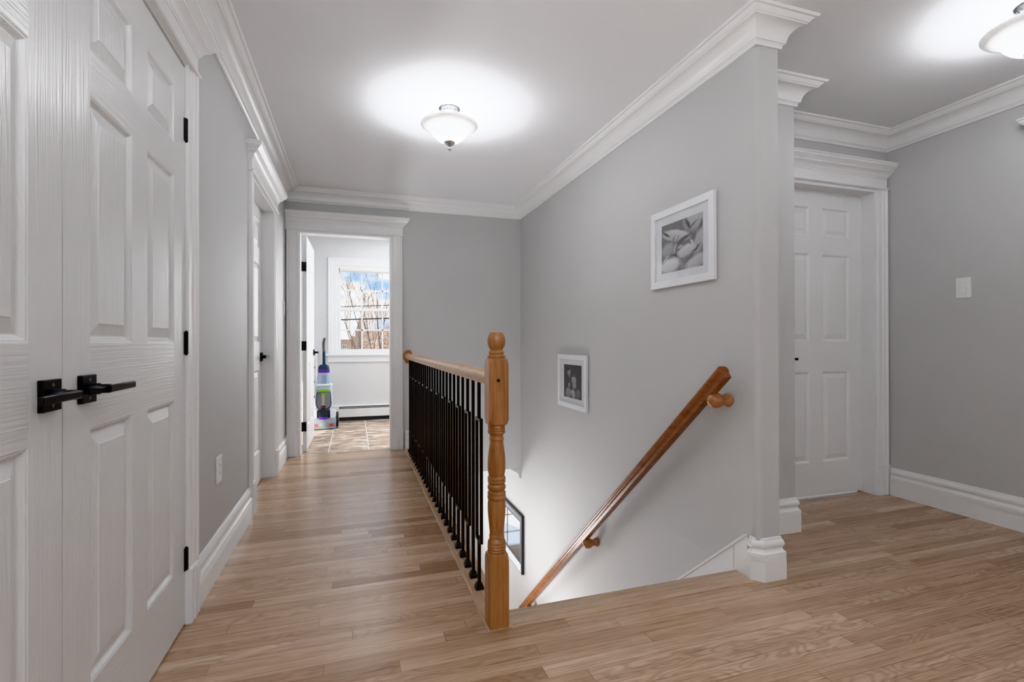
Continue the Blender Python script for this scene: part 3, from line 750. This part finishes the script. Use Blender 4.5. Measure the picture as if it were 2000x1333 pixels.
# ------------------------------------------------------------------ switches, outlet
def wall_plate(name, W, u, z, w, h, label, cat, kind):
    r = empty(name, W(u, 0, z), label, cat)
    G().fbox(W, u - w / 2, u + w / 2, 0, 0.006, z - h / 2, z + h / 2).build('cover_plate', M['plate'], r, bevel=0.0018)
    if kind == 'outlet':
        g = G().fbox(W, u - 0.017, u + 0.017, 0.006, 0.0085, z - 0.034, z + 0.034); b = g.build('socket_face', M['plate'], r, bevel=0.001)
        for dz in (0.017, -0.017):
            for du in (-0.006, 0.006): G().fbox(W, u + du - 0.001, u + du + 0.001, 0.0085, 0.0088, z + dz - 0.004, z + dz + 0.005).build('slot', M['slot'], b)
    elif kind == 'dimmer':
        G().fbox(W, u - 0.017, u + 0.017, 0.006, 0.0095, z - 0.030, z + 0.034).build('rocker', M['plate'], r, bevel=0.001)
        G().fbox(W, u - 0.014, u + 0.014, 0.006, 0.0085, z - 0.0375, z - 0.0335).build('slider', M['trim'], r)
    else:
        G().fbox(W, u - 0.016, u + 0.016, 0.006, 0.0095, z - 0.032, z + 0.032).build('rocker', M['plate'], r, bevel=0.0015)
Wlw = frameW((XL, 0, 0), (0, 1, 0), (1, 0, 0)); Wrw = frameW((XS, 0, 0), (0, -1, 0), (-1, 0, 0))
wall_plate('wall_outlet', Wlw, 2.588, 0.455, 0.085, 0.122, 'white outlet low on the left wall above the baseboard', 'outlet', 'outlet')
wall_plate('light_switch', Wlw, 4.80, 1.33, 0.075, 0.118, 'white switch plate on the left wall beside the open doorway', 'switch', 'switch')
wall_plate('dimmer_switch', Wrw, -1.982, 1.347, 0.078, 0.120, 'white dimmer switch on the right grey wall', 'switch', 'dimmer')

# ------------------------------------------------------------------ back room
g = G().box(-1.6, -1.5, YB + 0.12, YR + 0.12, 0, C); g.build('wall_room_left', M['roomwall'], label='pale left wall of the room beyond the doorway', cat='wall', **st)
g = G().box(1.64, 1.74, YB + 0.12, YR + 0.12, 0, C); g.build('wall_room_right', M['roomwall'], label='pale right wall of the room beyond the doorway', cat='wall', **st)
WX0, WX1, WZ0, WZ1 = -0.225, 0.690, 0.885, 2.045
g = G(); g.box(-1.5, WX0, YR, YR + 0.12, 0, C); g.box(WX1, 1.64, YR, YR + 0.12, 0, C); g.box(WX0, WX1, YR, YR + 0.12, 0, WZ0); g.box(WX0, WX1, YR, YR + 0.12, WZ1, C)
g.build('wall_room_far', M['roomwall'], label='pale far wall of the room with the window', cat='wall', **st)
w1 = empty('window_1', ((WX0 + WX1) / 2, YR, WZ0), 'white double-hung window with gridded sashes in the far room', 'window', kind='structure')
Ww = frameW((WX0, YR, 0), (1, 0, 0), (0, -1, 0)); ww = WX1 - WX0
for f in ((lambda a: -a), (lambda a: ww + a)):
    G().loft([[Ww(f(a * 1.08), nn, z + a * 1.08 * k) for a, nn in cas] for z, k in ((WZ0, 0), (WZ1, 1))]).build('casing', M['trim'], w1, smooth=25)
G().loft([[Ww(u - s * a * 1.08, nn, WZ1 + a * 1.08) for a, nn in cas] for u, s in ((0, 1), (ww, -1))]).build('casing', M['trim'], w1, smooth=25)
g = G(); g.fbox(Ww, -0.125, ww + 0.125, 0, 0.050, WZ0 - 0.028, WZ0); g.build('sill', M['trim'], w1, bevel=0.004)
G().fbox(Ww, -0.105, ww + 0.105, 0, 0.018, WZ0 - 0.112, WZ0 - 0.028).build('apron', M['trim'], w1, bevel=0.003)
g = G(); g.box(WX0, WX0 + 0.032, YR, YR + 0.11, WZ0, WZ1); g.box(WX1 - 0.032, WX1, YR, YR + 0.11, WZ0, WZ1); g.box(WX0 + .032, WX1 - .032, YR, YR + 0.11, WZ1 - 0.03, WZ1); g.box(WX0 + .032, WX1 - .032, YR, YR + 0.11, WZ0, WZ0 + 0.02)
g.build('window_frame', M['vinyl'], w1)
def sash(y, z0, z1, nm):
    x0, x1 = WX0 + 0.033, WX1 - 0.033; t = 0.022
    g = G(); g.box(x0, x0 + t, y, y + 0.03, z0, z1); g.box(x1 - t, x1, y, y + 0.03, z0, z1)
    g.box(x0 + t, x1 - t, y, y + 0.03, z0, z0 + 0.036); g.box(x0 + t, x1 - t, y, y + 0.03, z1 - 0.034, z1)
    s_ = g.build('sash', M['vinyl'], w1, bevel=0.002)
    g = G(); gw = x1 - x0 - 2 * t
    for k in (1, 2): g.box(x0 + t + gw * k / 3 - 0.009, x0 + t + gw * k / 3 + 0.009, y + 0.008, y + 0.02, z0 + 0.036, z1 - 0.034)
    zm = (z0 + z1) / 2; g.box(x0 + t, x1 - t, y + 0.008, y + 0.02, zm - 0.009, zm + 0.009)
    g.build('muntins', M['vinyl'], s_)
    gp = G(); gp.add([(a, y + 0.023, b) for a, b in ((x0 + t, z0 + 0.036), (x1 - t, z0 + 0.036), (x1 - t, z1 - 0.034), (x0 + t, z1 - 0.034))], [(0, 1, 2, 3)]); gp.build('pane', M['glass'], s_)
sash(YR + 0.035, WZ0 + 0.02, 1.490, 'lower'); sash(YR + 0.070, 1.450, WZ1 - 0.035, 'upper')
bl = empty('roller_blind', (0.23, YR + 0.02, 1.99), 'rolled-up white blind at the top of the far window', 'blind')
G().lathe([(0, 0.021), (ww - 0.09, 0.021)], (WX0 + 0.045, YR + 0.012, 1.996), (1, 0, 0), 20).build('roll', M['blind'], bl, smooth=40)
G().box(WX0 + 0.05, WX1 - 0.05, YR + 0.025, YR + 0.030, 1.972, 1.996).build('hem', M['blind'], bl)
# heater
ht = empty('baseboard_heater', (0.7, YR - 0.03, 0.03), 'long white baseboard heater under the far window', 'heater')
hx0, hx1 = -0.36, 1.45
hpz = [(0, 0.050), (0.058, 0.050), (0.062, 0.054), (0.062, 0.158), (0.052, 0.160), (0.050, 0.166), (0.034, 0.184), (0.060, 0.190), (0.060, 0.198), (0.0, 0.204)]
G().loft([[(x, YR - 0.002 - o, z) for o, z in hpz] for x in (hx0 + 0.17, hx1)]).build('cover', M['plate'], ht, smooth=25)
G().box(hx0 + 0.171, hx1, YR - 0.0535, YR - 0.030, 0.160, 0.189).build('vent_slot', M['slot'], ht)
G().box(hx0 + 0.171, hx1, YR - 0.058, YR - 0.0585, 0.171, 0.179).build('damper', M['silver'], ht)
G().box(hx0, hx0 + 0.17, YR - 0.068, YR - 0.002, 0.03, 0.208).build('end_cap', M['plate'], ht, bevel=0.003)
G().box(hx0 + 0.17, hx1, YR - 0.045, YR - 0.003, 0.001, 0.050).build('toe_gap', paint('dark_heater_base', (0.05, 0.055, 0.06), 0.7), ht)

# white drawer unit behind the open door
dc = empty('drawer_chest', (-0.60, 6.83, 0), 'slim white drawer chest mostly hidden behind the open door', 'chest')
G().box(-0.78, -0.452, 6.70, 6.96, 0, 0.93).build('carcass', M['plate'], dc, bevel=0.003)
for k in range(5):
    z = 0.03 + k * 0.18
    f = G().box(-0.77, -0.449, 6.682, 6.70, z, z + 0.165).build('drawer', M['plate'], dc, bevel=0.004)
    G().lathe([(0, 0.006), (0.012, 0.006), (0.016, 0.012), (0.024, 0.012), (0.026, 0.008)], (-0.475, 6.682, z + 0.15), (0, -1, 0), 14).build('knob', M['black'], f, smooth=40)

# ------------------------------------------------------------------ carpet cleaner
vx, vy = -0.352, 6.47
M['v_navy'] = paint('navy_plastic', (0.022, 0.045, 0.085), 0.25); M['v_dark'] = paint('charcoal_plastic', (0.035, 0.038, 0.048), 0.35)
M['v_blue'] = paint('pale_blue_plastic', (0.46, 0.55, 0.68), 0.3); M['v_purple'] = paint('purple_plastic', (0.13, 0.045, 0.33), 0.3)
M['v_green'] = paint('lime_plastic', (0.22, 0.40, 0.05), 0.35); M['v_white'] = paint('white_gloss_plastic', (0.75, 0.78, 0.82), 0.3)
M['v_clear'] = plastic_clear('clear_blue_tank', (0.50, 0.62, 0.80), 0.55); M['v_smoke'] = plastic_clear('smoky_tank', (0.26, 0.27, 0.28), 0.72)
M['v_foot'] = plastic_clear('clear_nozzle_cover', (0.30, 0.32, 0.35), 0.82); M['v_red'] = paint('red_label', (0.55, 0.03, 0.04), 0.4); M['v_grey'] = paint('mid_grey_grip', (0.12, 0.12, 0.13), 0.5)
vc = empty('carpet_cleaner', (vx, vy, 0), 'upright blue and purple carpet cleaner standing beside the open door', 'carpet cleaner')
def rrect(cx, cy, hwx, hwy, z, rad=0.35, n=6):
    out = []
    for q, (sx, sy) in enumerate(((1, 1), (-1, 1), (-1, -1), (1, -1))):
        r = min(hwx, hwy) * rad * 2 * 0.5
        for k in range(n + 1):
            a = q * math.pi / 2 + k / n * math.pi / 2
            out.append((cx + sx * (hwx - r) + r * math.cos(a), cy + sy * (hwy - r) + r * math.sin(a), z))
    return out
def stack(levels, name, mat, parent=vc, rad=0.5):
    return G().loft([rrect(vx + dx, vy + dy, a, b, z, rad) for (z, a, b, dx, dy) in levels]).build(name, mat, parent, smooth=40)
# nozzle foot
fp = [(-0.150, 0.005), (-0.150, 0.040), (-0.135, 0.075), (-0.090, 0.110), (-0.040, 0.125), (0.06, 0.125), (0.06, 0.005)]
nz = G().prism([(vx - 0.145, vy + a, z) for a, z in fp], (0.290, 0, 0)).build('nozzle_cover', M['v_foot'], vc, bevel=0.008)
for dx in (-0.075, 0.092):
    G().prism([(vx + dx - 0.022, vy - 0.151, 0.045), (vx + dx + 0.022, vy - 0.151, 0.045), (vx + dx + 0.020, vy - 0.140, 0.068), (vx + dx - 0.020, vy - 0.140, 0.068)], (0, -0.003, 0.0)).build('red_label', M['v_red'], nz)
G().prism([(vx - 0.055, vy - 0.085, 0.115), (vx + 0.055, vy - 0.085, 0.115), (vx + 0.045, vy - 0.060, 0.135), (vx - 0.045, vy - 0.060, 0.135)], (0, 0.02, 0.004)).build('purple_latch', M['v_purple'], nz, bevel=0.003)
for s_ in (-1, 1):
    w_ = G().lathe([(0, 0.0), (0, 0.085), (0.006, 0.092), (0.022, 0.092), (0.026, 0.085), (0.026, 0.0)], (vx + s_ * 0.142 - (0.0 if s_ > 0 else 0.026), vy + 0.03, 0.094), (1, 0, 0), 28).build('wheel', M['v_dark'], vc, smooth=40)
    G().loft([rrect(vx + s_ * 0.107, vy + 0.01, 0.034, 0.06, z, 0.5) for z in (0.095, 0.19, 0.205, 0.212)]).build('side_housing', M['v_white'], vc, smooth=40)
stack([(0.11, 0.075, 0.045, 0, 0.02), (0.16, 0.070, 0.05, 0, 0.03), (0.21, 0.082, 0.055, 0, 0.04)], 'neck', M['v_dark'])
# body frame + smoky tank
bodyf = stack([(0.195, 0.045, 0.04, 0, 0.06), (0.215, 0.075, 0.05, 0, 0.06), (0.26, 0.098, 0.055, 0, 0.06), (0.36, 0.100, 0.058, 0, 0.065), (0.46, 0.092, 0.055, 0, 0.07), (0.505, 0.090, 0.055, 0, 0.07), (0.515, 0.084, 0.05, 0, 0.07)], 'body_shell', M['v_blue'])
stack([(0.222, 0.045, 0.03, 0, 0.005), (0.245, 0.078, 0.034, 0, 0.005), (0.30, 0.089, 0.036, 0, 0.008), (0.40, 0.082, 0.036, 0, 0.010), (0.446, 0.074, 0.034, 0, 0.012)], 'tank_rim', M['v_dark'])
stack([(0.232, 0.040, 0.03, 0, -0.003), (0.255, 0.070, 0.034, 0, -0.003), (0.30, 0.080, 0.036, 0, -0.001), (0.40, 0.074, 0.036, 0, 0.001), (0.436, 0.067, 0.034, 0, 0.004)], 'dirty_water_tank', M['v_smoke'])
stack([(0.262, 0.016, 0.010, -0.005, -0.030), (0.40, 0.018, 0.010, -0.005, -0.030)], 'tank_float', paint('olive_float', (0.33, 0.34, 0.27), 0.5))
stack([(0.395, 0.022, 0.012, -0.004, -0.031), (0.425, 0.022, 0.012, -0.004, -0.031)], 'float_cap', M['v_green'])
stack([(0.436, 0.074, 0.044, 0, 0.0), (0.441, 0.078, 0.046, 0, 0.0), (0.458, 0.078, 0.046, 0, 0.0), (0.464, 0.072, 0.044, 0, 0.0)], 'tank_handle', M['v_green'])
em = G().lathe([(0, 0.026), (0.006, 0.024), (0.008, 0.0)], (vx, vy - 0.036, 0.250), (0, -1, 0), 24).build('emblem', M['slot'], vc, smooth=40)
G().box(vx - 0.019, vx + 0.019, vy - 0.0455, vy - 0.044, 0.246, 0.255).build('emblem_band', M['v_red'], em)
stack([(0.503, 0.094, 0.060, 0, 0.065), (0.508, 0.096, 0.062, 0, 0.065), (0.524, 0.096, 0.062, 0, 0.065), (0.530, 0.092, 0.06, 0, 0.065)], 'shelf_band', M['v_white'])
stack([(0.528, 0.084, 0.055, 0, 0.065), (0.60, 0.076, 0.052, 0, 0.065), (0.668, 0.064, 0.048, 0, 0.065)], 'clean_water_tank', M['v_clear'])
stack([(0.530, 0.034, 0.03, 0, 0.075), (0.64, 0.030, 0.03, 0, 0.075)], 'inner_column', M['v_navy'])
stack([(0.664, 0.064, 0.050, 0, 0.065), (0.670, 0.066, 0.052, 0, 0.065), (0.706, 0.065, 0.052, 0, 0.065)], 'purple_collar', M['v_purple'])
stack([(0.704, 0.064, 0.050, 0, 0.065), (0.730, 0.062, 0.050, 0, 0.065), (0.752, 0.052, 0.044, 0, 0.067), (0.764, 0.030, 0.03, 0, 0.07)], 'top_cap', M['v_navy'])
G().tube([(vx + 0.002, vy + 0.07, 0.755), (vx, vy + 0.07, 0.83), (vx, vy + 0.07, 0.925)], [0.019, 0.018, 0.0165], 14).build('handle_post', M['v_navy'], vc, smooth=50)
G().tube([(vx, vy + 0.07, 0.92), (vx - 0.003, vy + 0.068, 0.98), (vx - 0.003, vy + 0.062, 1.02), (vx + 0.004, vy + 0.045, 1.06), (vx + 0.012, vy + 0.025, 1.085)], [0.0165, 0.0165, 0.017, 0.015, 0.012], 14).build('handle_grip', M['v_grey'], vc, smooth=50)

# ------------------------------------------------------------------ outdoors
GZ = -3.3
def snow_mat():
    t = NT('patchy_snow_ground'); t.obj()
    n = t.noise(t.co, 0.35, 6.0, 0.65)
    t.set(Base_Color=t.ramp(n, [(0.40, (0.33, 0.24, 0.18)), (0.55, (0.82, 0.80, 0.80))]), Roughness=0.9); return t.m
def brush_mat():
    t = NT('winter_brush'); c = t.obj()
    n = t.noise(t.vec(t.math('MULTIPLY', c[0], 1.6), t.math('MULTIPLY', c[1], 1.0), t.math('MULTIPLY', c[2], 0.9)), 1.5, 6.0, 0.75, 1.0)
    t.set(Base_Color=t.ramp(n, [(0.36, (0.07, 0.04, 0.026)), (0.47, (0.20, 0.125, 0.085)), (0.55, (0.34, 0.25, 0.19)), (0.63, (0.68, 0.65, 0.64))]), Roughness=0.9); return t.m
G().box(-70, 90, 8.3, 120, GZ - 0.2, GZ).build('ground', snow_mat(), label='snow patched ground outside below the window', cat='ground', kind='structure')
hill = []
for i in range(41):
    x = -40 + i * 3.0
    hill.append([(x, 100 + j * 3.0, GZ + (0.2 + 1.35 * j + 0.5 * math.sin(i * 1.3 + j) + (0.12 * max(x, 0) if j > 2 else 0))) for j in range(6)])
G().loft(hill, closed=False, caps=False).build('hillside', brush_mat(), label='brown brushy hillside with snow behind the trees', cat='hillside', kind='structure')
bark = paint('grey_brown_bark', (0.12, 0.08, 0.058), 0.9, var=0.3, nscale=3)
bark2 = paint('pale_winter_bark', (0.24, 0.165, 0.125), 0.9, var=0.3, nscale=3)
def tree(loc, h, seed, mat, label, group=None, forks=3, spread=0.5, depth=4, r0=None, low=0.35):
    rn = random.Random(seed); g = G(); r0 = r0 or h * 0.013
    def grow(p, d, L, r, k):
        n = 4; path = [p]; rad = [r]; q = Vector(p); dd = Vector(d)
        for i in range(n):
            dd = (dd + Vector((rn.uniform(-1, 1), rn.uniform(-1, 1), rn.uniform(-0.3, 0.8))) * 0.13).normalized()
            q = q + dd * (L / n); path.append(q.copy()); rad.append(max(r * (1 - 0.45 * (i + 1) / n), 0.011))
        g.tube(path, rad, 5 if k > 1 else 4)
        if k == 0: return
        m = forks if k > 1 else forks + 1
        for j in range(m):
            i = rn.randint(2, n) if k < depth else rn.randint(2, n); s = path[i]
            a = rn.uniform(0, 2 * math.pi)
            nd = (dd + Vector((math.cos(a), math.sin(a), rn.uniform(-0.05, 0.5))) * rn.uniform(spread * 0.7, spread * 1.4)).normalized()
            grow(s, nd, L * rn.uniform(0.5, 0.75), rad[i] * 0.62, k - 1)
    grow(Vector((0, 0, 0)), (0, 0, 1), h * 0.55, r0, depth)
    zoff = Vector(loc)
    o = g.build('bare_tree', mat, None, smooth=60, label=label, cat='tree', group=group)
    o.location = loc; return o
# sight lines: (X,Y) = (x at distance). camera at origin
def sight(px, Y):
    f, cx, yaw = 974.6, 1012.9, 0.3182
    t = (px - cx) / f
    th = yaw + math.atan(t); return Y * math.tan(th)
tree((sight(708, 42), 42, GZ), 9.8, 11, bark, 'tall bare tree in the middle of the far window, forking high', forks=3, spread=0.45, depth=4, r0=0.12)
tree((sight(685, 50), 50, GZ), 8.8, 23, bark, 'bare spreading tree at the left of the far window above the roof', forks=3, spread=0.8, depth=4, r0=0.10)
tree((sight(752, 46), 46, GZ), 11.0, 31, bark, 'upright bare tree at the right of the far window', forks=3, spread=0.28, depth=4, r0=0.11)
tree((sight(730, 55), 55, GZ), 12.0, 47, bark, 'slim bare tree between the two larger trunks in the far window', forks=3, spread=0.28, depth=4, r0=0.10)
protos_t = [tree((0, 0, 0), 9.5, s, m, 'bare winter tree in the woods beyond the neighbouring house', 'bare winter trees in the woods', 3, 0.30, 3, 0.085) for s, m in ((101, bark2), (103, bark), (107, bark2))]
for i in range(13):
    px = 702 + i * 5.4 + (i * 7 % 3); Y = 58 + (i * 5 % 13) * 2.1
    o = protos_t[i] if i < 3 else protos_t[i % 3].copy()
    if i >= 3: COL.objects.link(o)
    o.location = (sight(px, Y) + (0.6 if i == 8 else 0), Y + (-3.0 if i == 8 else 0), GZ)
    k = 0.85 + (i * 29 % 11) / 30; o.scale = (k * 0.62, k * 0.62, k); o.rotation_euler = (0, 0, i * 1.7)
# neighbour house
hs = empty('neighbour_house', (-3.0, 93, GZ), 'beige house with a snow covered roof at the left of the far window', 'house')
beige = paint('beige_siding', (0.42, 0.32, 0.24), 0.8); snow = paint('roof_snow', (0.62, 0.60, 0.595), 0.8); shng = paint('tan_shingle_wall', (0.36, 0.265, 0.205), 0.8, var=0.15, nscale=3)
xl_ = -9.0; fr = (sight(690, 90), 90.0); bk = (sight(705, 99), 99.0); ap = (sight(700.5, 94.5), 94.5); ez, rz = 2.35, 5.95
G().prism([(xl_, 90.0, GZ), (fr[0], 90.0, GZ), (fr[0], 90.0, ez), (xl_, 90.0, ez)], (0, 0.2, 0)).build('siding', beige, hs)
G().prism([(fr[0], fr[1], GZ), (bk[0], bk[1], GZ), (bk[0], bk[1], ez), (ap[0], ap[1], rz), (fr[0], fr[1], ez)], (-0.2, 0.02, 0)).build('gable_wall', shng, hs)
G().loft([[(xl_, 89.4, ez - 0.25), (fr[0] + 0.25, 89.4, ez - 0.25), (fr[0] + 0.25, 89.4, ez + 0.05), (xl_, 89.4, ez + 0.05)], [(xl_, 94.5, rz), (ap[0] + 0.25, 94.5, rz), (ap[0] + 0.25, 94.5, rz + 0.3), (xl_, 94.5, rz + 0.3)], [(xl_, 99.4, ez - 0.25), (bk[0] + 0.25, 99.4, ez - 0.25), (bk[0] + 0.25, 99.4, ez + 0.05), (xl_, 99.4, ez + 0.05)]]).build('roof', snow, hs)
G().prism([(xl_, 88.0, 1.55), (sight(688, 88), 88.0, 1.55), (sight(688.5, 89.9), 89.9, 2.2), (xl_, 89.9, 2.2)], (0, 0, 0.28)).build('porch_roof', snow, hs)
wx0, wx1 = sight(668.5, 89.9), sight(676.5, 89.9)
wnd = G().box(wx0, wx1, 89.86, 89.99, -0.45, 0.65).build('window', M['vinyl'], hs)
g = G(); pw_ = (wx1 - wx0 - 0.24) / 2
for a in range(2):
    for b in range(2): g.box(wx0 + 0.08 + a * (pw_ + 0.08), wx0 + 0.08 + a * (pw_ + 0.08) + pw_, 89.83, 89.86, -0.37 + b * 0.49, 0.06 + b * 0.49)
g.build('pane', paint('dark_window_glass', (0.10, 0.12, 0.14), 0.1), wnd)
wire = paint('black_cable', (0.012, 0.010, 0.010), 0.6)
def cable(pA, pB, zA, zB, Y, r, label):
    xa, xb = sight(pA, Y), sight(pB, Y); m = (zB - zA) / (xb - xa)
    path = [(xa - 5 + (xb - xa + 10) * t / 6, Y, zA + m * (-5 + (xb - xa + 10) * t / 6)) for t in range(7)]
    G().tube(path, r, 6).build('utility_cable', wire, label=label, cat='cable', group='cables outside the far window')
cable(666, 762, 2.25, 2.335, 18, 0.014, 'thin dark cable crossing the upper sash of the far window')
cable(666, 762, 1.762, 1.831, 17, 0.023, 'thick dark cable crossing the lower sash of the far window')

# ------------------------------------------------------------------ world + lights
w = bpy.data.worlds.new('World'); S.world = w; w.use_nodes = True
nt = w.node_tree; nt.nodes.clear()
out = nt.nodes.new('ShaderNodeOutputWorld'); bg = nt.nodes.new('ShaderNodeBackground')
tc = nt.nodes.new('ShaderNodeTexCoord'); nz_ = nt.nodes.new('ShaderNodeTexNoise'); mp = nt.nodes.new('ShaderNodeMapping')
mp.inputs['Scale'].default_value = (9, 9, 22); mp.inputs['Location'].default_value = (0.35, 0.0, 0.2)
nz_.inputs['Scale'].default_value = 1.0; nz_.inputs['Detail'].default_value = 5.0; nz_.inputs['Roughness'].default_value = 0.5
rp_ = nt.nodes.new('ShaderNodeValToRGB'); e = rp_.color_ramp.elements
e[0].position = 0.42; e[0].color = (0.36, 0.63, 0.95, 1); e[1].position = 0.56; e[1].color = (0.99, 0.975, 0.97, 1)
nt.links.new(tc.outputs['Generated'], mp.inputs['Vector']); nt.links.new(mp.outputs[0], nz_.inputs['Vector'])
nt.links.new(nz_.outputs['Fac'], rp_.inputs[0]); nt.links.new(rp_.outputs[0], bg.inputs[0]); nt.links.new(bg.outputs[0], out.inputs[0])
bg.inputs[1].default_value = 0.72

def area(name, loc, rot, sx, sy, power, col=(1, 1, 1), spread=None):
    l = bpy.data.lights.new(name, 'AREA'); l.shape = 'RECTANGLE'; l.size = sx; l.size_y = sy; l.energy = power; l.color = col
    if spread: l.spread = spread
    o = bpy.data.objects.new(name, l); o.location = loc; o.rotation_euler = rot; COL.objects.link(o); return o
def point(name, loc, power, r=0.05, col=(1, 0.985, 0.96)):
    l = bpy.data.lights.new(name, 'POINT'); l.energy = power; l.shadow_soft_size = r; l.color = col
    o = bpy.data.objects.new(name, l); o.location = loc; COL.objects.link(o); return o
sun = bpy.data.lights.new('sun', 'SUN'); sun.energy = 2.3; sun.angle = math.radians(1.0); sun.color = (1, 0.96, 0.9)
so = bpy.data.objects.new('sun', sun); so.rotation_euler = (math.radians(52), 0, math.radians(-25)); COL.objects.link(so)
COOL = (0.955, 0.98, 1.0)
point('lamp_bulb', (L1[0], L1[1], C - 0.155), 27.0, 0.06, COOL)
point('lamp_bulb', (L2[0], L2[1], C - 0.155), 10.5, 0.06, COOL)
area('fill_behind', (0.1, YK + 0.15, 1.45), (math.radians(90), 0, 0), 1.3, 1.6, 2.5, COOL)  # added soft frontal fill; the wall behind the camera has no window
area('room_top_fill', (0.5, 6.0, C - 0.05), (0, 0, 0), 1.2, 1.2, 4.0, COOL)  # invented downward fill for the back room, no fixture hangs there
area('room_side_fill', (1.17, YR - 0.03, 1.55), (math.radians(-90), 0, 0), 0.75, 1.2, 22.0, COOL)  # unseen area light added for door sheen; the wall is solid here
area('lower_hall_light', (0.25, 6.4, -1.35), Vector((1.0, -1.1, 0.35)).to_track_quat('-Z', 'Y').to_euler(), 1.1, 0.9, 14.0, COOL)
area('stairwell_fill', (0.78, 3.85, -1.70), (math.radians(180), 0, 0), 0.4, 0.7, 19.0, COOL)  # upward fill added out of sight to lift the ceiling and stair wall
area('ceiling_uplight_fill', (0.0, -0.75, 1.25), (math.radians(180), 0, 0), 1.0, 1.4, 28.0, COOL)  # made-up uplight behind the camera that brightens the ceiling

# ------------------------------------------------------------------ camera
f, yaw, pitch, roll = 974.6157, .3182, .0026, -.0022
Fv = Vector((math.sin(yaw) * math.cos(pitch), math.cos(yaw) * math.cos(pitch), math.sin(pitch)))
r0 = Vector((math.cos(yaw), -math.sin(yaw), 0)); u0 = r0.cross(Fv)
Rv = r0 * math.cos(roll) + u0 * math.sin(roll); Uv = -r0 * math.sin(roll) + u0 * math.cos(roll)
cd = bpy.data.cameras.new('camera'); cam = bpy.data.objects.new('camera', cd); COL.objects.link(cam)
mw = Matrix((Rv, Uv, -Fv)).transposed().to_4x4(); mw.translation = (0, 0, 1.0303)
cam.matrix_world = mw
cd.sensor_width = 36; cd.sensor_fit = 'HORIZONTAL'; cd.lens = f * 36 / 2000
cd.shift_x = (1000 - 1012.9035) / 2000; cd.shift_y = (666.2208 - 666.5) / 2000
cd.clip_start = 0.02; cd.clip_end = 300
S.camera = cam
S.view_settings.view_transform = 'Khronos PBR Neutral'; S.view_settings.look = 'None'; S.view_settings.exposure = 1.2; S.view_settings.gamma = 1.0
S.cycles.use_denoising = True
S.cycles.max_bounces = 8; S.cycles.diffuse_bounces = 5; S.cycles.glossy_bounces = 3; S.cycles.transparent_max_bounces = 16
S.cycles.use_adaptive_sampling = True; S.cycles.adaptive_threshold = 0.02
S.cycles.sample_clamp_indirect = 6.0
